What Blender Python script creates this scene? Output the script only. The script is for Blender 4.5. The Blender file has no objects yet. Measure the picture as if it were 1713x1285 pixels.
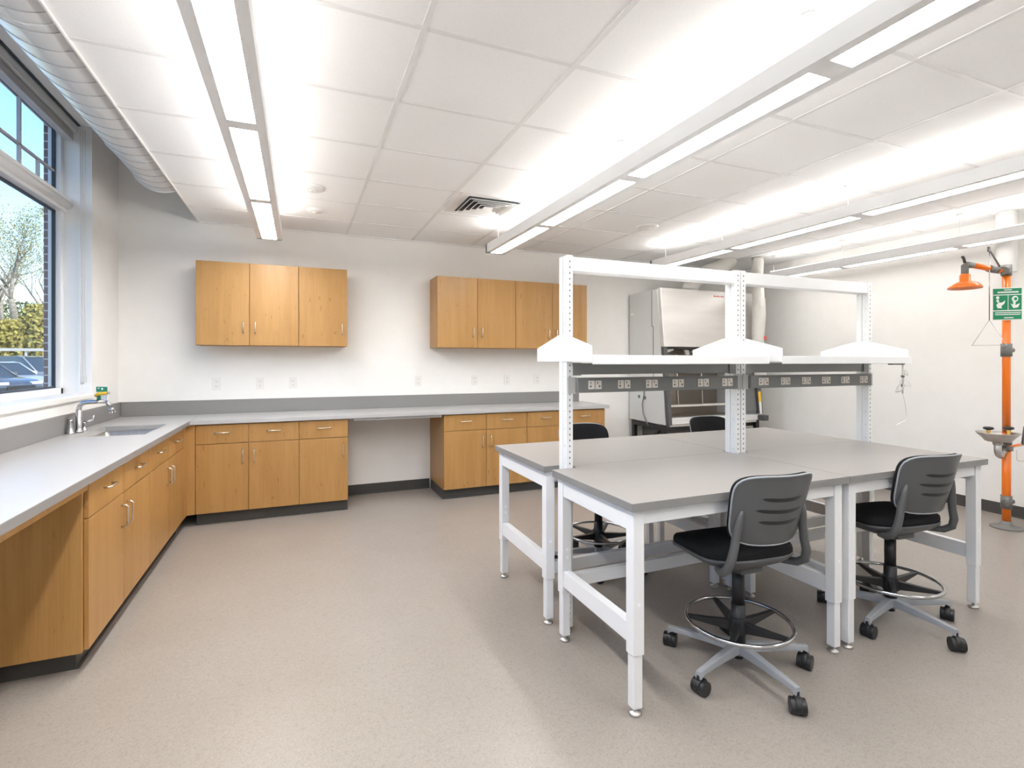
import bpy, bmesh, math, random
from math import sin, cos, pi, radians, sqrt
from mathutils import Vector, Matrix
random.seed(7)
SC = bpy.context.scene
COL = SC.collection

# ------------------------------------------------------------------ materials
def mat(name, col, rough=.5, metal=0, spec=.5, emit=None, estr=0, coat=0):
    m = bpy.data.materials.new(name); m.use_nodes = True
    b = m.node_tree.nodes['Principled BSDF']
    b.inputs['Base Color'].default_value = (*col, 1)
    b.inputs['Roughness'].default_value = rough
    b.inputs['Metallic'].default_value = metal
    b.inputs['Specular IOR Level'].default_value = spec
    b.inputs['Coat Weight'].default_value = coat
    if emit:
        b.inputs['Emission Color'].default_value = (*emit, 1)
        b.inputs['Emission Strength'].default_value = estr
    return m

def nd(m, t, **kw):
    n = m.node_tree.nodes.new(t)
    for k, v in kw.items():
        if k.startswith('i_'): n.inputs[k[2:].replace('_', ' ')].default_value = v
        else: setattr(n, k, v)
    return n
def lk(m, a, b): m.node_tree.links.new(a, b)
def bsdf(m): return m.node_tree.nodes['Principled BSDF']

def add_noise(m, c1, c2, scale=40, lo=.35, hi=.65, stretch=(1, 1, 1), detail=4, bump=0, dist=0, coords='Object', rough=.6):
    tc = nd(m, 'ShaderNodeTexCoord'); mp = nd(m, 'ShaderNodeMapping'); mp.inputs['Scale'].default_value = stretch
    lk(m, tc.outputs[coords], mp.inputs['Vector'])
    n = nd(m, 'ShaderNodeTexNoise', i_Scale=scale, i_Detail=detail, i_Roughness=rough, i_Distortion=dist)
    lk(m, mp.outputs[0], n.inputs['Vector'])
    r = nd(m, 'ShaderNodeValToRGB'); r.color_ramp.elements[0].position = lo; r.color_ramp.elements[1].position = hi
    r.color_ramp.elements[0].color = (*c1, 1); r.color_ramp.elements[1].color = (*c2, 1)
    lk(m, n.outputs['Fac'], r.inputs[0]); lk(m, r.outputs[0], bsdf(m).inputs['Base Color'])
    if bump:
        bp = nd(m, 'ShaderNodeBump', i_Strength=bump, i_Distance=.002)
        lk(m, n.outputs['Fac'], bp.inputs['Height']); lk(m, bp.outputs[0], bsdf(m).inputs['Normal'])
    return m

def wood_mat(name='maple', s=1.0):
    m = mat(name, (.6, .32, .1), .38, spec=.4)
    tc = nd(m, 'ShaderNodeTexCoord'); oi = nd(m, 'ShaderNodeObjectInfo')
    ad = nd(m, 'ShaderNodeVectorMath', operation='ADD'); ml = nd(m, 'ShaderNodeVectorMath', operation='SCALE')
    cb = nd(m, 'ShaderNodeCombineXYZ')
    for i in range(3): lk(m, oi.outputs['Random'], cb.inputs[i])
    lk(m, cb.outputs[0], ml.inputs[0]); ml.inputs['Scale'].default_value = 9.0
    lk(m, tc.outputs['Object'], ad.inputs[0]); lk(m, ml.outputs[0], ad.inputs[1])
    mp = nd(m, 'ShaderNodeMapping'); mp.inputs['Scale'].default_value = (1, 1, .06)
    lk(m, ad.outputs[0], mp.inputs['Vector'])
    n1 = nd(m, 'ShaderNodeTexNoise', i_Scale=9, i_Detail=5, i_Roughness=.6, i_Distortion=.6)
    lk(m, mp.outputs[0], n1.inputs['Vector'])
    mp2 = nd(m, 'ShaderNodeMapping'); mp2.inputs['Scale'].default_value = (1, 1, .025)
    lk(m, ad.outputs[0], mp2.inputs['Vector'])
    n2 = nd(m, 'ShaderNodeTexNoise', i_Scale=150, i_Detail=3, i_Roughness=.6)
    lk(m, mp2.outputs[0], n2.inputs['Vector'])
    r = nd(m, 'ShaderNodeValToRGB'); e = r.color_ramp.elements
    e[0].position = .28; e[1].position = .75
    e[0].color = (.50*s, .262*s, .082*s, 1); e[1].color = (.62*s, .35*s, .125*s, 1)
    lk(m, n1.outputs['Fac'], r.inputs[0])
    mx = nd(m, 'ShaderNodeMix', data_type='RGBA', blend_type='MULTIPLY'); mx.inputs['Factor'].default_value = .22
    r2 = nd(m, 'ShaderNodeValToRGB'); r2.color_ramp.elements[0].position = .3; r2.color_ramp.elements[1].position = .62
    r2.color_ramp.elements[0].color = (.55, .48, .4, 1)
    lk(m, n2.outputs['Fac'], r2.inputs[0])
    lk(m, r.outputs[0], mx.inputs[6]); lk(m, r2.outputs[0], mx.inputs[7])
    # small dark flecks and pores of the veneer
    mp3 = nd(m, 'ShaderNodeMapping'); mp3.inputs['Scale'].default_value = (1, 1, .3)
    lk(m, ad.outputs[0], mp3.inputs['Vector'])
    n3 = nd(m, 'ShaderNodeTexNoise', i_Scale=38, i_Detail=2)
    lk(m, mp3.outputs[0], n3.inputs['Vector'])
    r3 = nd(m, 'ShaderNodeValToRGB'); r3.color_ramp.elements[0].position = .27; r3.color_ramp.elements[1].position = .34
    r3.color_ramp.elements[0].color = (.6, .5, .4, 1)
    lk(m, n3.outputs['Fac'], r3.inputs[0])
    mx2 = nd(m, 'ShaderNodeMix', data_type='RGBA', blend_type='MULTIPLY'); mx2.inputs['Factor'].default_value = .5
    lk(m, mx.outputs[2], mx2.inputs[6]); lk(m, r3.outputs[0], mx2.inputs[7])
    lk(m, mx2.outputs[2], bsdf(m).inputs['Base Color'])
    return m

def floor_mat():
    m = mat('sheet_vinyl', (.4, .34, .28), .33, spec=.42)
    tc = nd(m, 'ShaderNodeTexCoord')
    n = nd(m, 'ShaderNodeTexNoise', i_Scale=70, i_Detail=.5, i_Distortion=1.6)
    lk(m, tc.outputs['Object'], n.inputs['Vector'])
    r = nd(m, 'ShaderNodeValToRGB'); cr = r.color_ramp
    cr.elements[0].position = .0; cr.elements[1].position = 1
    k_ = .74; base = (.415*k_, .370*k_, .332*k_); lt = (.48*k_, .44*k_, .40*k_); dk = (.365*k_, .325*k_, .285*k_)
    cr.elements[0].color = (*base, 1); cr.elements[1].color = (*base, 1)
    for p, c in ((.36, dk), (.41, base), (.46, lt), (.50, base), (.55, dk), (.59, base), (.64, lt), (.69, base)):
        q = cr.elements.new(p); q.color = (*c, 1)
    lk(m, n.outputs['Fac'], r.inputs[0])
    n2 = nd(m, 'ShaderNodeTexNoise', i_Scale=3, i_Detail=3)
    lk(m, tc.outputs['Object'], n2.inputs['Vector'])
    r2 = nd(m, 'ShaderNodeValToRGB'); r2.color_ramp.elements[0].position = .3; r2.color_ramp.elements[1].position = .7
    r2.color_ramp.elements[0].color = (.95, .945, .94, 1)
    lk(m, n2.outputs['Fac'], r2.inputs[0])
    mx = nd(m, 'ShaderNodeMix', data_type='RGBA', blend_type='MULTIPLY'); mx.inputs['Factor'].default_value = 1
    lk(m, r.outputs[0], mx.inputs[6]); lk(m, r2.outputs[0], mx.inputs[7])
    lk(m, mx.outputs[2], bsdf(m).inputs['Base Color'])
    return m

def brick_mat():
    m = mat('brown_brick', (.2, .12, .1), .85)
    tc = nd(m, 'ShaderNodeTexCoord'); mp = nd(m, 'ShaderNodeMapping')
    sx = nd(m, 'ShaderNodeSeparateXYZ'); cb = nd(m, 'ShaderNodeCombineXYZ'); a = nd(m, 'ShaderNodeMath', operation='ADD')
    lk(m, tc.outputs['Object'], sx.inputs[0]); lk(m, sx.outputs[0], a.inputs[0]); lk(m, sx.outputs[1], a.inputs[1])
    lk(m, a.outputs[0], cb.inputs[0]); lk(m, sx.outputs[2], cb.inputs[1])
    b = nd(m, 'ShaderNodeTexBrick', i_Scale=1.0)
    b.inputs['Color1'].default_value = (.225, .145, .14, 1); b.inputs['Color2'].default_value = (.165, .105, .105, 1)
    b.inputs['Mortar'].default_value = (.62, .57, .54, 1); b.inputs['Mortar Size'].default_value = .005
    b.inputs['Brick Width'].default_value = .2; b.inputs['Row Height'].default_value = .0625
    lk(m, cb.outputs[0], b.inputs['Vector']); lk(m, b.outputs['Color'], bsdf(m).inputs['Base Color'])
    return m

def glass_mat():
    m = bpy.data.materials.new('window_glass'); m.use_nodes = True; nt = m.node_tree; nt.nodes.clear()
    o = nt.nodes.new('ShaderNodeOutputMaterial'); t = nt.nodes.new('ShaderNodeBsdfTransparent'); t.inputs[0].default_value = (.97, .985, .98, 1)
    g = nt.nodes.new('ShaderNodeBsdfGlossy'); g.inputs['Roughness'].default_value = .01
    lw = nt.nodes.new('ShaderNodeLayerWeight'); lw.inputs['Blend'].default_value = .5
    f = nt.nodes.new('ShaderNodeMath'); f.operation = 'POWER'; f.inputs[1].default_value = 5
    nt.links.new(lw.outputs['Facing'], f.inputs[0])
    mx = nt.nodes.new('ShaderNodeMixShader')
    nt.links.new(f.outputs[0], mx.inputs[0]); nt.links.new(t.outputs[0], mx.inputs[1]); nt.links.new(g.outputs[0], mx.inputs[2])
    nt.links.new(mx.outputs[0], o.inputs[0])
    return m

M = {}
M['wall'] = add_noise(mat('wall_paint', (.8, .77, .73), .7, spec=.25), (.85, .838, .815), (.87, .858, .838), 6, bump=0)
M['tile'] = add_noise(mat('ceiling_tile', (.8, .78, .76), .85, spec=.1), (.90, .905, .91), (.935, .94, .945), 190, .3, .6, detail=2)
M['grid'] = mat('ceiling_grid_metal', (.80, .80, .80), .5)
M['white_gloss'] = mat('white_trim', (.84, .83, .81), .4)
M['floor'] = floor_mat()
M['wood'] = wood_mat('maple', .75)
M['pull'] = mat('satin_nickel', (.66, .60, .52), .3, 1)
M['counter'] = add_noise(mat('grey_laminate', (.4, .39, .39), .32, spec=.5), (.42, .415, .415), (.45, .445, .445), 260, detail=2)
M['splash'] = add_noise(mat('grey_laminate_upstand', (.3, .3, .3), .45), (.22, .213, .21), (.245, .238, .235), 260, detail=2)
M['tabletop'] = add_noise(mat('warm_grey_laminate', (.45, .42, .40), .36, spec=.45), (.29, .275, .263), (.31, .294, .281), 300, detail=2)
M['tabedge'] = mat('grey_edge_band', (.22, .215, .21), .45)
M['cove'] = mat('dark_grey_vinyl_cove', (.06, .058, .054), .45)
M['powder'] = mat('white_powder_coat', (.77, .775, .78), .38)
M['slot'] = mat('slot_dark', (.16, .15, .14), .8)
M['steel'] = mat('galvanised_steel', (.27, .275, .275), .42, .55)
M['steel_light'] = mat('light_zinc_plate', (.48, .475, .46), .45, .2)
M['rail'] = mat('grey_raceway', (.19, .192, .19), .45, .3)
M['outlet'] = mat('white_plastic', (.80, .79, .76), .4)
M['outlet_ivory'] = mat('ivory_plastic', (.66, .61, .55), .45)
M['chrome'] = mat('chrome', (.52, .52, .53), .16, 1)
M['stainless'] = add_noise(mat('stainless', (.6, .58, .55), .42, 1), (.56, .545, .52), (.64, .62, .595), 60, stretch=(1, 1, .05))
M['black'] = mat('black_plastic', (.014, .014, .015), .42)
M['blackfab'] = add_noise(mat('black_fabric', (.01, .01, .01), .9, spec=.2), (.008, .008, .009), (.018, .018, .019), 400)
M['chairgrey'] = mat('charcoal_grey_plastic', (.085, .086, .087), .42)
M['chairbase'] = mat('grey_nylon_base', (.30, .315, .335), .42)
M['duct'] = mat('galvanised_spiral_duct', (.80, .81, .82), .35, .25)
M['ductseam'] = mat('duct_seam', (.5, .52, .54), .45, .4)
for i_, (dn, up) in enumerate(((24, 11), (15, 11), (10, 10), (4.5, 5.5))):
    M['lens%d' % i_] = mat('lamp_lens', (.9, .9, .9), .5, emit=(1, .98, .955), estr=dn)
    M['uplens%d' % i_] = mat('uplight_lens', (.9, .9, .9), .5, emit=(1, .955, .905), estr=up)
M['housing'] = mat('lamp_housing', (.88, .895, .91), .45)
M['cable'] = mat('steel_cable', (.7, .68, .65), .4)
M['orange'] = mat('safety_orange', (.85, .19, .012), .3, coat=.3)
M['pipegrey'] = mat('grey_cast_metal', (.19, .187, .18), .5, .3)
M['green'] = mat('safety_green', (.005, .22, .10), .5)
M['signwhite'] = mat('sign_white', (.82, .83, .82), .5)
M['yellow'] = mat('yellow_plastic', (.85, .52, .02), .4)
M['red'] = mat('red_print', (.62, .10, .07), .5)
M['bsc'] = mat('cabinet_enamel', (.63, .635, .63), .42)
M['bscwhite'] = mat('white_enamel', (.70, .695, .68), .4)
M['bscfront'] = add_noise(mat('satin_front_panel', (.60, .58, .55), .3, .35), (.60, .575, .545), (.66, .635, .605), 8, stretch=(.15, 1, 1))
M['bscdark'] = mat('dark_grey_enamel', (.07, .07, .07), .4)
M['bscsteel'] = mat('brushed_interior_steel', (.42, .365, .31), .35, .8)
M['hose'] = mat('flex_hose_white', (.70, .68, .64), .5)
M['brass'] = mat('brass', (.75, .5, .15), .3, 1)
M['frame'] = mat('window_aluminium', (.84, .84, .83), .35)
M['gasket'] = mat('black_gasket', (.02, .03, .045), .4)
M['muntin'] = mat('taupe_muntin', (.58, .54, .52), .5)
M['glass'] = glass_mat()
M['brick'] = brick_mat()
M['blindalu'] = mat('blind_aluminium', (.70, .70, .69), .35, .3)
M['asphalt'] = add_noise(mat('asphalt', (.1, .1, .1), .9), (.10, .10, .10), (.15, .15, .148), 30)
M['grass'] = add_noise(mat('leaf_litter_grass', (.2, .2, .08), .9), (.13, .14, .045), (.36, .21, .10), 1.2)
M['bark'] = add_noise(mat('bark', (.2, .17, .13), .9), (.22, .18, .13), (.42, .36, .27), 8)
M['leafy'] = mat('yellow_green_leaf', (.30, .28, .09), .7)
M['leafg'] = mat('green_leaf', (.12, .15, .05), .7)
M['leafyel'] = mat('yellow_leaf', (.36, .30, .06), .7)
M['car1'] = mat('dark_grey_paint', (.06, .065, .075), .2, .1, coat=1)
M['car2'] = mat('silver_paint', (.44, .44, .44), .3, .1, coat=1)
M['car3'] = mat('grey_blue_paint', (.30, .31, .32), .3, .1, coat=1)
M['carglass'] = mat('car_glass', (.03, .045, .05), .05, spec=1)
M['tyre'] = mat('tyre', (.012, .012, .012), .8)
M['lampred'] = mat('tail_lamp_red', (.5, .01, .03), .2)
M['headlamp'] = mat('head_lamp', (.8, .82, .84), .1, spec=1)

# ------------------------------------------------------------------ mesh helpers
WLOC = {}
class B:
    def __init__(s, f=None): s.bm = bmesh.new(); s.f = f; s.mi = 0
    def v(s, p):
        p = Vector(p); p = Vector(s.f(*p)) if s.f else p
        return s.bm.verts.new(p)
    def face(s, vs, smooth=False):
        try:
            fc = s.bm.faces.new(vs); fc.material_index = s.mi; fc.smooth = smooth; return fc
        except ValueError: return None
    def box(s, x0, x1, y0, y1, z0, z1):
        v = [s.v(p) for p in ((x0,y0,z0),(x1,y0,z0),(x1,y1,z0),(x0,y1,z0),(x0,y0,z1),(x1,y0,z1),(x1,y1,z1),(x0,y1,z1))]
        for q in ((0,3,2,1),(4,5,6,7),(0,1,5,4),(1,2,6,5),(2,3,7,6),(3,0,4,7)): s.face([v[i] for i in q])
        return s
    def obox(s, c, ax, ay, az):
        c = Vector(c); ax, ay, az = Vector(ax), Vector(ay), Vector(az)
        v = [s.v(c + ax*i + ay*j + az*k) for k in (-1, 1) for j in (-1, 1) for i in (-1, 1)]
        for q in ((0,2,3,1),(4,5,7,6),(0,1,5,4),(1,3,7,5),(3,2,6,7),(2,0,4,6)): s.face([v[i] for i in q])
        return s
    def quad(s, *ps): s.face([s.v(p) for p in ps]); return s
    def prism(s, poly, ax, a, b):
        def P(p, t): return {'x': (t, p[0], p[1]), 'y': (p[0], t, p[1]), 'z': (p[0], p[1], t)}[ax]
        A = [s.v(P(p, a)) for p in poly]; Bq = [s.v(P(p, b)) for p in poly]; n = len(poly)
        s.face(A); s.face(Bq[::-1])
        for i in range(n): s.face([A[i], Bq[i], Bq[(i+1) % n], A[(i+1) % n]])
        return s
    def cyl(s, p, q, r, r2=None, n=16, cap=True):
        p, q = Vector(p), Vector(q); r2 = r if r2 is None else r2
        d = (q-p).normalized(); a = d.orthogonal().normalized(); b = d.cross(a)
        A = [s.v(p + (a*cos(2*pi*i/n) + b*sin(2*pi*i/n))*r) for i in range(n)]
        C = [s.v(q + (a*cos(2*pi*i/n) + b*sin(2*pi*i/n))*r2) for i in range(n)]
        for i in range(n): s.face([A[i], A[(i+1) % n], C[(i+1) % n], C[i]], True)
        if cap: s.face(A[::-1]); s.face(C)
        return s
    def tube(s, pts, r, n=8, closed=False, flat=1.0):
        pts = [Vector(p) for p in pts]; N = len(pts); rings = []
        rad = r if isinstance(r, (list, tuple)) else [r]*N
        prev = None
        for i, p in enumerate(pts):
            if closed: d = (pts[(i+1) % N]-pts[i-1])
            else: d = pts[min(i+1, N-1)]-pts[max(i-1, 0)]
            d.normalize()
            a = d.orthogonal().normalized() if prev is None else (prev - d*prev.dot(d)).normalized()
            prev = a; b = d.cross(a)
            rings.append([s.v(p + (a*cos(2*pi*k/n) + b*sin(2*pi*k/n)*flat)*rad[i]) for k in range(n)])
        for i in range(N if closed else N-1):
            R, Q = rings[i], rings[(i+1) % N]
            for k in range(n): s.face([R[k], R[(k+1) % n], Q[(k+1) % n], Q[k]], True)
        if not closed: s.face(rings[0][::-1]); s.face(rings[-1])
        return s
    def ring(s, c, R, r, n=48, m=8):
        c = Vector(c); return s.tube([c + Vector((R*cos(2*pi*i/n), R*sin(2*pi*i/n), 0)) for i in range(n)], r, m, True)
    def lathe(s, prof, c=(0,0,0), n=24, axis='z'):
        c = Vector(c)
        def P(r, h, t):
            if axis == 'z': return c + Vector((r*cos(t), r*sin(t), h))
            if axis == 'x': return c + Vector((h, r*cos(t), r*sin(t)))
            return c + Vector((r*sin(t), h, r*cos(t)))
        rings = [[s.v(P(max(r, 1e-4), h, 2*pi*k/n)) for k in range(n)] for r, h in prof]
        for R, Q in zip(rings, rings[1:]):
            for k in range(n): s.face([R[k], R[(k+1) % n], Q[(k+1) % n], Q[k]], True)
        s.face(rings[0][::-1]); s.face(rings[-1])
        return s
    def grid(s, fn, nu, nv, smooth=True):
        V = [[s.v(fn(i/nu, j/nv)) for j in range(nv+1)] for i in range(nu+1)]
        for i in range(nu):
            for j in range(nv): s.face([V[i][j], V[i+1][j], V[i+1][j+1], V[i][j+1]], smooth)
        return s
    def build(s, name, m, parent=None, loc=None, bevel=0, seg=2, sub=0, solid=0, ang=35):
        off = Vector(WLOC.get(parent.name, (0,0,0))) if parent else Vector(loc or (0,0,0))
        bmesh.ops.translate(s.bm, verts=s.bm.verts, vec=-off)
        bmesh.ops.recalc_face_normals(s.bm, faces=s.bm.faces)
        me = bpy.data.meshes.new(name); s.bm.to_mesh(me); s.bm.free()
        for k in (m if isinstance(m, (list, tuple)) else [m]): me.materials.append(M[k] if isinstance(k, str) else k)
        o = bpy.data.objects.new(name, me); COL.objects.link(o)
        if parent: o.parent = parent; WLOC[o.name] = off
        else: o.location = off; WLOC[o.name] = off
        if solid:
            md = o.modifiers.new('Solidify', 'SOLIDIFY'); md.thickness = solid; md.offset = 0
        if bevel:
            md = o.modifiers.new('Bevel', 'BEVEL'); md.width = bevel; md.segments = seg; md.limit_method = 'ANGLE'; md.angle_limit = radians(ang)
        if sub:
            md = o.modifiers.new('Subdivision', 'SUBSURF'); md.levels = sub; md.render_levels = sub
        return o

def tag(o, label, cat, group=None):
    o['label'] = label; o['category'] = cat
    if group: o['group'] = group
    return o
def thing(name, label, cat, loc, group=None):
    o = bpy.data.objects.new(name, None); COL.objects.link(o); o.location = loc; o.empty_display_size = .1
    WLOC[o.name] = Vector(loc)
    return tag(o, label, cat, group)
def struct(o): o['kind'] = 'structure'; return o
def kids(o): return [c for c in bpy.data.objects if c.parent == o]
def dup(root, loc, rotz=0, label=None, group=None):
    r = root.copy(); COL.objects.link(r); r.location = loc; r.rotation_euler = (0, 0, rotz)
    if label: r['label'] = label
    if group: r['group'] = group
    for c in kids(root):
        d = c.copy(); COL.objects.link(d); d.parent = r
        for g in kids(c):
            e = g.copy(); COL.objects.link(e); e.parent = d
    return r

# ------------------------------------------------------------------ dimensions
XW, YB = 7.55, -8.6           # right wall, wall behind the camera
ZC, ZD = 2.76, 3.52           # hung ceiling, deck over the window bay
XE = .64                      # edge of the hung ceiling
WY0, WY1, WZ0, WZ1 = -3.36, -.64, 1.165, 3.29    # window opening in the left wall

# ------------------------------------------------------------------ room shell
struct(B().box(0, XW, YB, 0, -.12, 0).build('floor', 'floor'))
struct(B().box(-.2, XW+.15, 0, .15, -.12, ZD).build('wall_back', 'wall'))
struct(B().box(XW, XW+.15, YB, 0, -.12, ZD).build('wall_right', 'wall'))
struct(B().box(-.2, XW+.15, YB-.15, YB, -.12, ZD).build('wall_front', 'wall'))
VY0, VY1 = -8.1, -4.3         # added window, unseen beside and behind the camera, for more daylight
def holed(b, x0, x1, Y0, Y1, Z0, Z1):
    b.box(x0, x1, Y0, VY0, Z0, Z1); b.box(x0, x1, VY1, WY0, Z0, Z1); b.box(x0, x1, WY1, Y1, Z0, Z1)
    for a, c in ((VY0, VY1), (WY0, WY1)): b.box(x0, x1, a, c, Z0, WZ0); b.box(x0, x1, a, c, WZ1, Z1)
    return b
struct(holed(B(), -.2, 0, YB, 0, -.12, ZD).build('wall_left', 'wall'))
struct(holed(B(), -.305, -.201, YB-.15, .15, -.3, 3.9).build('wall_exterior', 'brick'))
ceil = struct(B().box(XE, XW, YB, 0, ZC, ZC+.018).build('ceiling', 'tile'))
g = B(); xs = [.605+.69*k for k in range(1, 11)]; ys = [-.545-.622*k for k in range(0, 14)]
for x in xs:
    if x < XW: g.box(x-.012, x+.012, YB, 0, ZC-.004, ZC+.001)
for y in ys:
    if y > YB: g.box(XE, XW, y-.012, y+.012, ZC-.0035, ZC+.001)
g.build('ceiling_grid', 'grid', ceil)
b = B(); b.box(XE, XW, -.02, 0, ZC-.012, ZC); b.box(XW-.02, XW, YB, 0, ZC-.012, ZC)
b.build('wall_angle', 'grid', ceil)
struct(B().box(XE-.008, XE, YB, 0, ZC-.012, ZC+.018).build('trim_1', 'white_gloss'))
struct(B().box(-.3, XW+.15, YB-.15, .15, ZD, ZD+.1).build('ceiling_deck', 'wall'))
# cove base
def cove(b, x0, x1, y0, y1): b.box(x0, x1, y0, y1, 0, .1)
b = B(); b.box(1.98, 2.875, -.008, 0, 0, .105); b.box(1.98, 2.875, -.02, 0, 0, .012); b.box(4.80, XW, -.008, 0, 0, .105)
struct(b.build('baseboard_back', 'cove'))
b = B(); b.box(XW-.008, XW, YB, 0, 0, .105); b.box(XW-.018, XW, YB, 0, 0, .012)
struct(b.build('baseboard_right', 'cove'))
b = B(); b.box(0, .008, YB, -2.83, 0, .105)
struct(b.build('baseboard_left', 'cove'))
struct(B().box(0, XW, YB, YB+.008, 0, .105).build('baseboard_front', 'cove'))

# ------------------------------------------------------------------ window
win = struct(bpy.data.objects.new('window_1', None)); COL.objects.link(win); win.location = (0, (WY0+WY1)/2, WZ0); WLOC['window_1'] = Vector(win.location)
b = B(); XA, XB = -.262, -.182
fw = .05
b.box(XA, XB, WY1-fw, WY1, WZ0, WZ1); b.box(XA, XB, WY0, WY0+fw, WZ0, WZ1)
b.box(XA, XB, WY0, WY1, WZ0, WZ0+fw); b.box(XA, XB, WY0, WY1, WZ1-.07, WZ1)
b.box(XA, XB+.02, WY0, WY1, 2.585, 2.665)
b.box(XA, XB, -2.03, -1.97, WZ0, 2.6)
b.build('window_frame', 'frame', win, bevel=.004)
b = B(); b.cyl((XB+.03, WY0+.05, 2.64), (XB+.03, WY1-.0, 2.64), .032, n=16); b.box(XB, XB+.05, WY0+.05, WY1-.01, 2.665, 2.69)
b.build('transom_rail', 'frame', win)
b = B(); q = fw+.012
for (y0, y1, z0, z1) in ((WY0+fw, -2.03, WZ0+fw, 2.585), (-1.97, WY1-fw, WZ0+fw, 2.585), (WY0+fw, WY1-fw, 2.665, WZ1-.07)):
    for bx in ((y0, y0+.014, z0, z1), (y1-.014, y1, z0, z1), (y0, y1, z0, z0+.012), (y0, y1, z1-.012, z1)):
        b.box(-.235, -.215, *bx)
b.build('gasket', 'gasket', win)
b = B()
for y in (-.95, -1.22, -1.62, -2.0, -2.4, -2.8): 
    b.box(-.238, -.216, y-.0065, y+.0065, 2.665, WZ1-.07 if y in (-1.22, -2.0, -2.8) else 2.885)
b.box(-.238, -.216, WY0+fw, WY1-fw, 2.878, 2.892)
b.build('muntin_bars', 'muntin', win)
b = B()
for (y0, y1, z0, z1) in ((WY0+fw, -2.03, WZ0+fw, 2.585), (-1.97, WY1-fw, WZ0+fw, 2.585), (WY0+fw, WY1-fw, 2.665, WZ1-.07)):
    b.quad((-.225, y0, z0), (-.225, y1, z0), (-.225, y1, z1), (-.225, y0, z1))
b.build('glass_pane', 'glass', win)
b = B(); b.box(XB, .022, WY0-.03, WY1+.0, WZ0-.04, WZ0+.004)
b.build('window_sill', 'white_gloss', win, bevel=.01)
b = B(); t = .012
b.box(XB, .001, WY1-t, WY1+.0, WZ0, WZ1); b.box(XB, .001, WY0, WY0+t, WZ0, WZ1); b.box(XB, .001, WY0, WY1, WZ1-t, WZ1)
b.build('jamb_lining', 'white_gloss', win)
w2 = struct(bpy.data.objects.new('added_daylight_window', None)); COL.objects.link(w2); w2.location = (0, (VY0+VY1)/2, WZ0); WLOC['added_daylight_window'] = Vector(w2.location)  # unseen window, added to bring daylight into the room
b = B(); b.box(XA, XB, VY1-fw, VY1, WZ0, WZ1); b.box(XA, XB, VY0, VY0+fw, WZ0, WZ1); b.box(XA, XB, VY0, VY1, WZ0, WZ0+fw); b.box(XA, XB, VY0, VY1, WZ1-.07, WZ1); b.box(XA, XB+.02, VY0, VY1, 2.585, 2.665)
b.build('window_frame', 'frame', w2)
b = B(); b.quad((-.225, VY0+fw, WZ0+fw), (-.225, VY1-fw, WZ0+fw), (-.225, VY1-fw, 2.585), (-.225, VY0+fw, 2.585)); b.quad((-.225, VY0+fw, 2.665), (-.225, VY1-fw, 2.665), (-.225, VY1-fw, WZ1-.07), (-.225, VY0+fw, WZ1-.07)); b.build('glass_pane', 'glass', w2)
b = B(); b.box(XB, .022, VY0-.03, VY1+.03, WZ0-.04, WZ0+.004); b.build('window_sill', 'white_gloss', w2)
# blind at the head
bl = thing('window_blind', 'raised aluminium blind with headrail tucked under the window head', 'blind', (-.1, -2.0, 3.2))
b = B(); b.box(-.165, -.085, WY0+.02, WY1-.02, 3.205, 3.268); b.build('headrail', 'blindalu', bl, bevel=.004)
b = B()
for k in range(9): b.box(-.16, -.105, WY0+.03, WY1-.05, 3.14+k*.0065, 3.143+k*.0065)
b.build('slat_stack', 'blindalu', bl)
B().box(-.155, -.07, WY0+.02, WY1-.02, 3.268, 3.277).build('dark_valance_slot', 'gasket', bl)
b = B(); b.cyl((-.055, WY1-.022, 3.24), (-.055, WY1-.022, 1.27), .0022, n=6); b.cyl((-.04, WY1-.022, 3.24), (-.04, WY1-.022, 1.30), .0022, n=6)
b.build('pull_cord', 'outlet', bl)
b = B(); b.lathe([(.003, 0), (.009, -.01), (.007, -.035), (.003, -.04)], (-.055, WY1-.022, 1.28), 10); b.box(-.047, -.033, WY1-.03, WY1-.013, 1.25, 1.31)
b.build('cord_tassel', 'cable', bl)
B().box(-.085, -.072, WY1-.022, WY1-.012, WZ0+.01, 3.235).build('side_track', 'white_gloss', bl)

# ------------------------------------------------------------------ spiral duct over the window bay
du = thing('spiral_duct', 'round galvanised spiral duct running above the window along the left wall', 'duct', (.53, -.92, 2.945))
cz, cx, R = 2.95, .525, .2
b = B(); b.cyl((cx, YB+.01, cz), (cx, -.92, cz), R, n=64); b.build('duct_pipe', 'duct', du)
b = B(); n = 48
pts = []
turns = int((-.95-YB)/.135)
for i in range(turns*40+1):
    a = 2*pi*i/40; pts.append((cx+(R+.001)*cos(a), YB+.05+.135*i/40, cz+(R+.001)*sin(a)))
b.tube(pts, .0018, 5); b.build('spiral_seam', 'ductseam', du)
B().ring((0,0,0), R+.002, .006).build('end_collar', 'duct', du)
for o in kids(du):
    if o.name.startswith('end_collar'):
        o.data.transform(Matrix.Translation(WLOC['spiral_duct'])); o.data.transform(Matrix.Rotation(pi/2, 4, 'X')); o.location = (cx-.53, -.005, cz-2.945)

for y in (-1.6, -3.1, -4.6, -6.1, -7.6):
    b = B(); b.tube([(cx+.203*cos(a), y, cz+.203*sin(a)) for a in [radians(180+18*k) for k in range(11)]], .004, 6)
    b.box(cx-.208, cx-.2, y-.006, y+.006, cz, ZD); b.box(cx+.2, cx+.208, y-.006, y+.006, cz, ZD); b.build('hanger_strap', 'duct', du)
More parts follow.
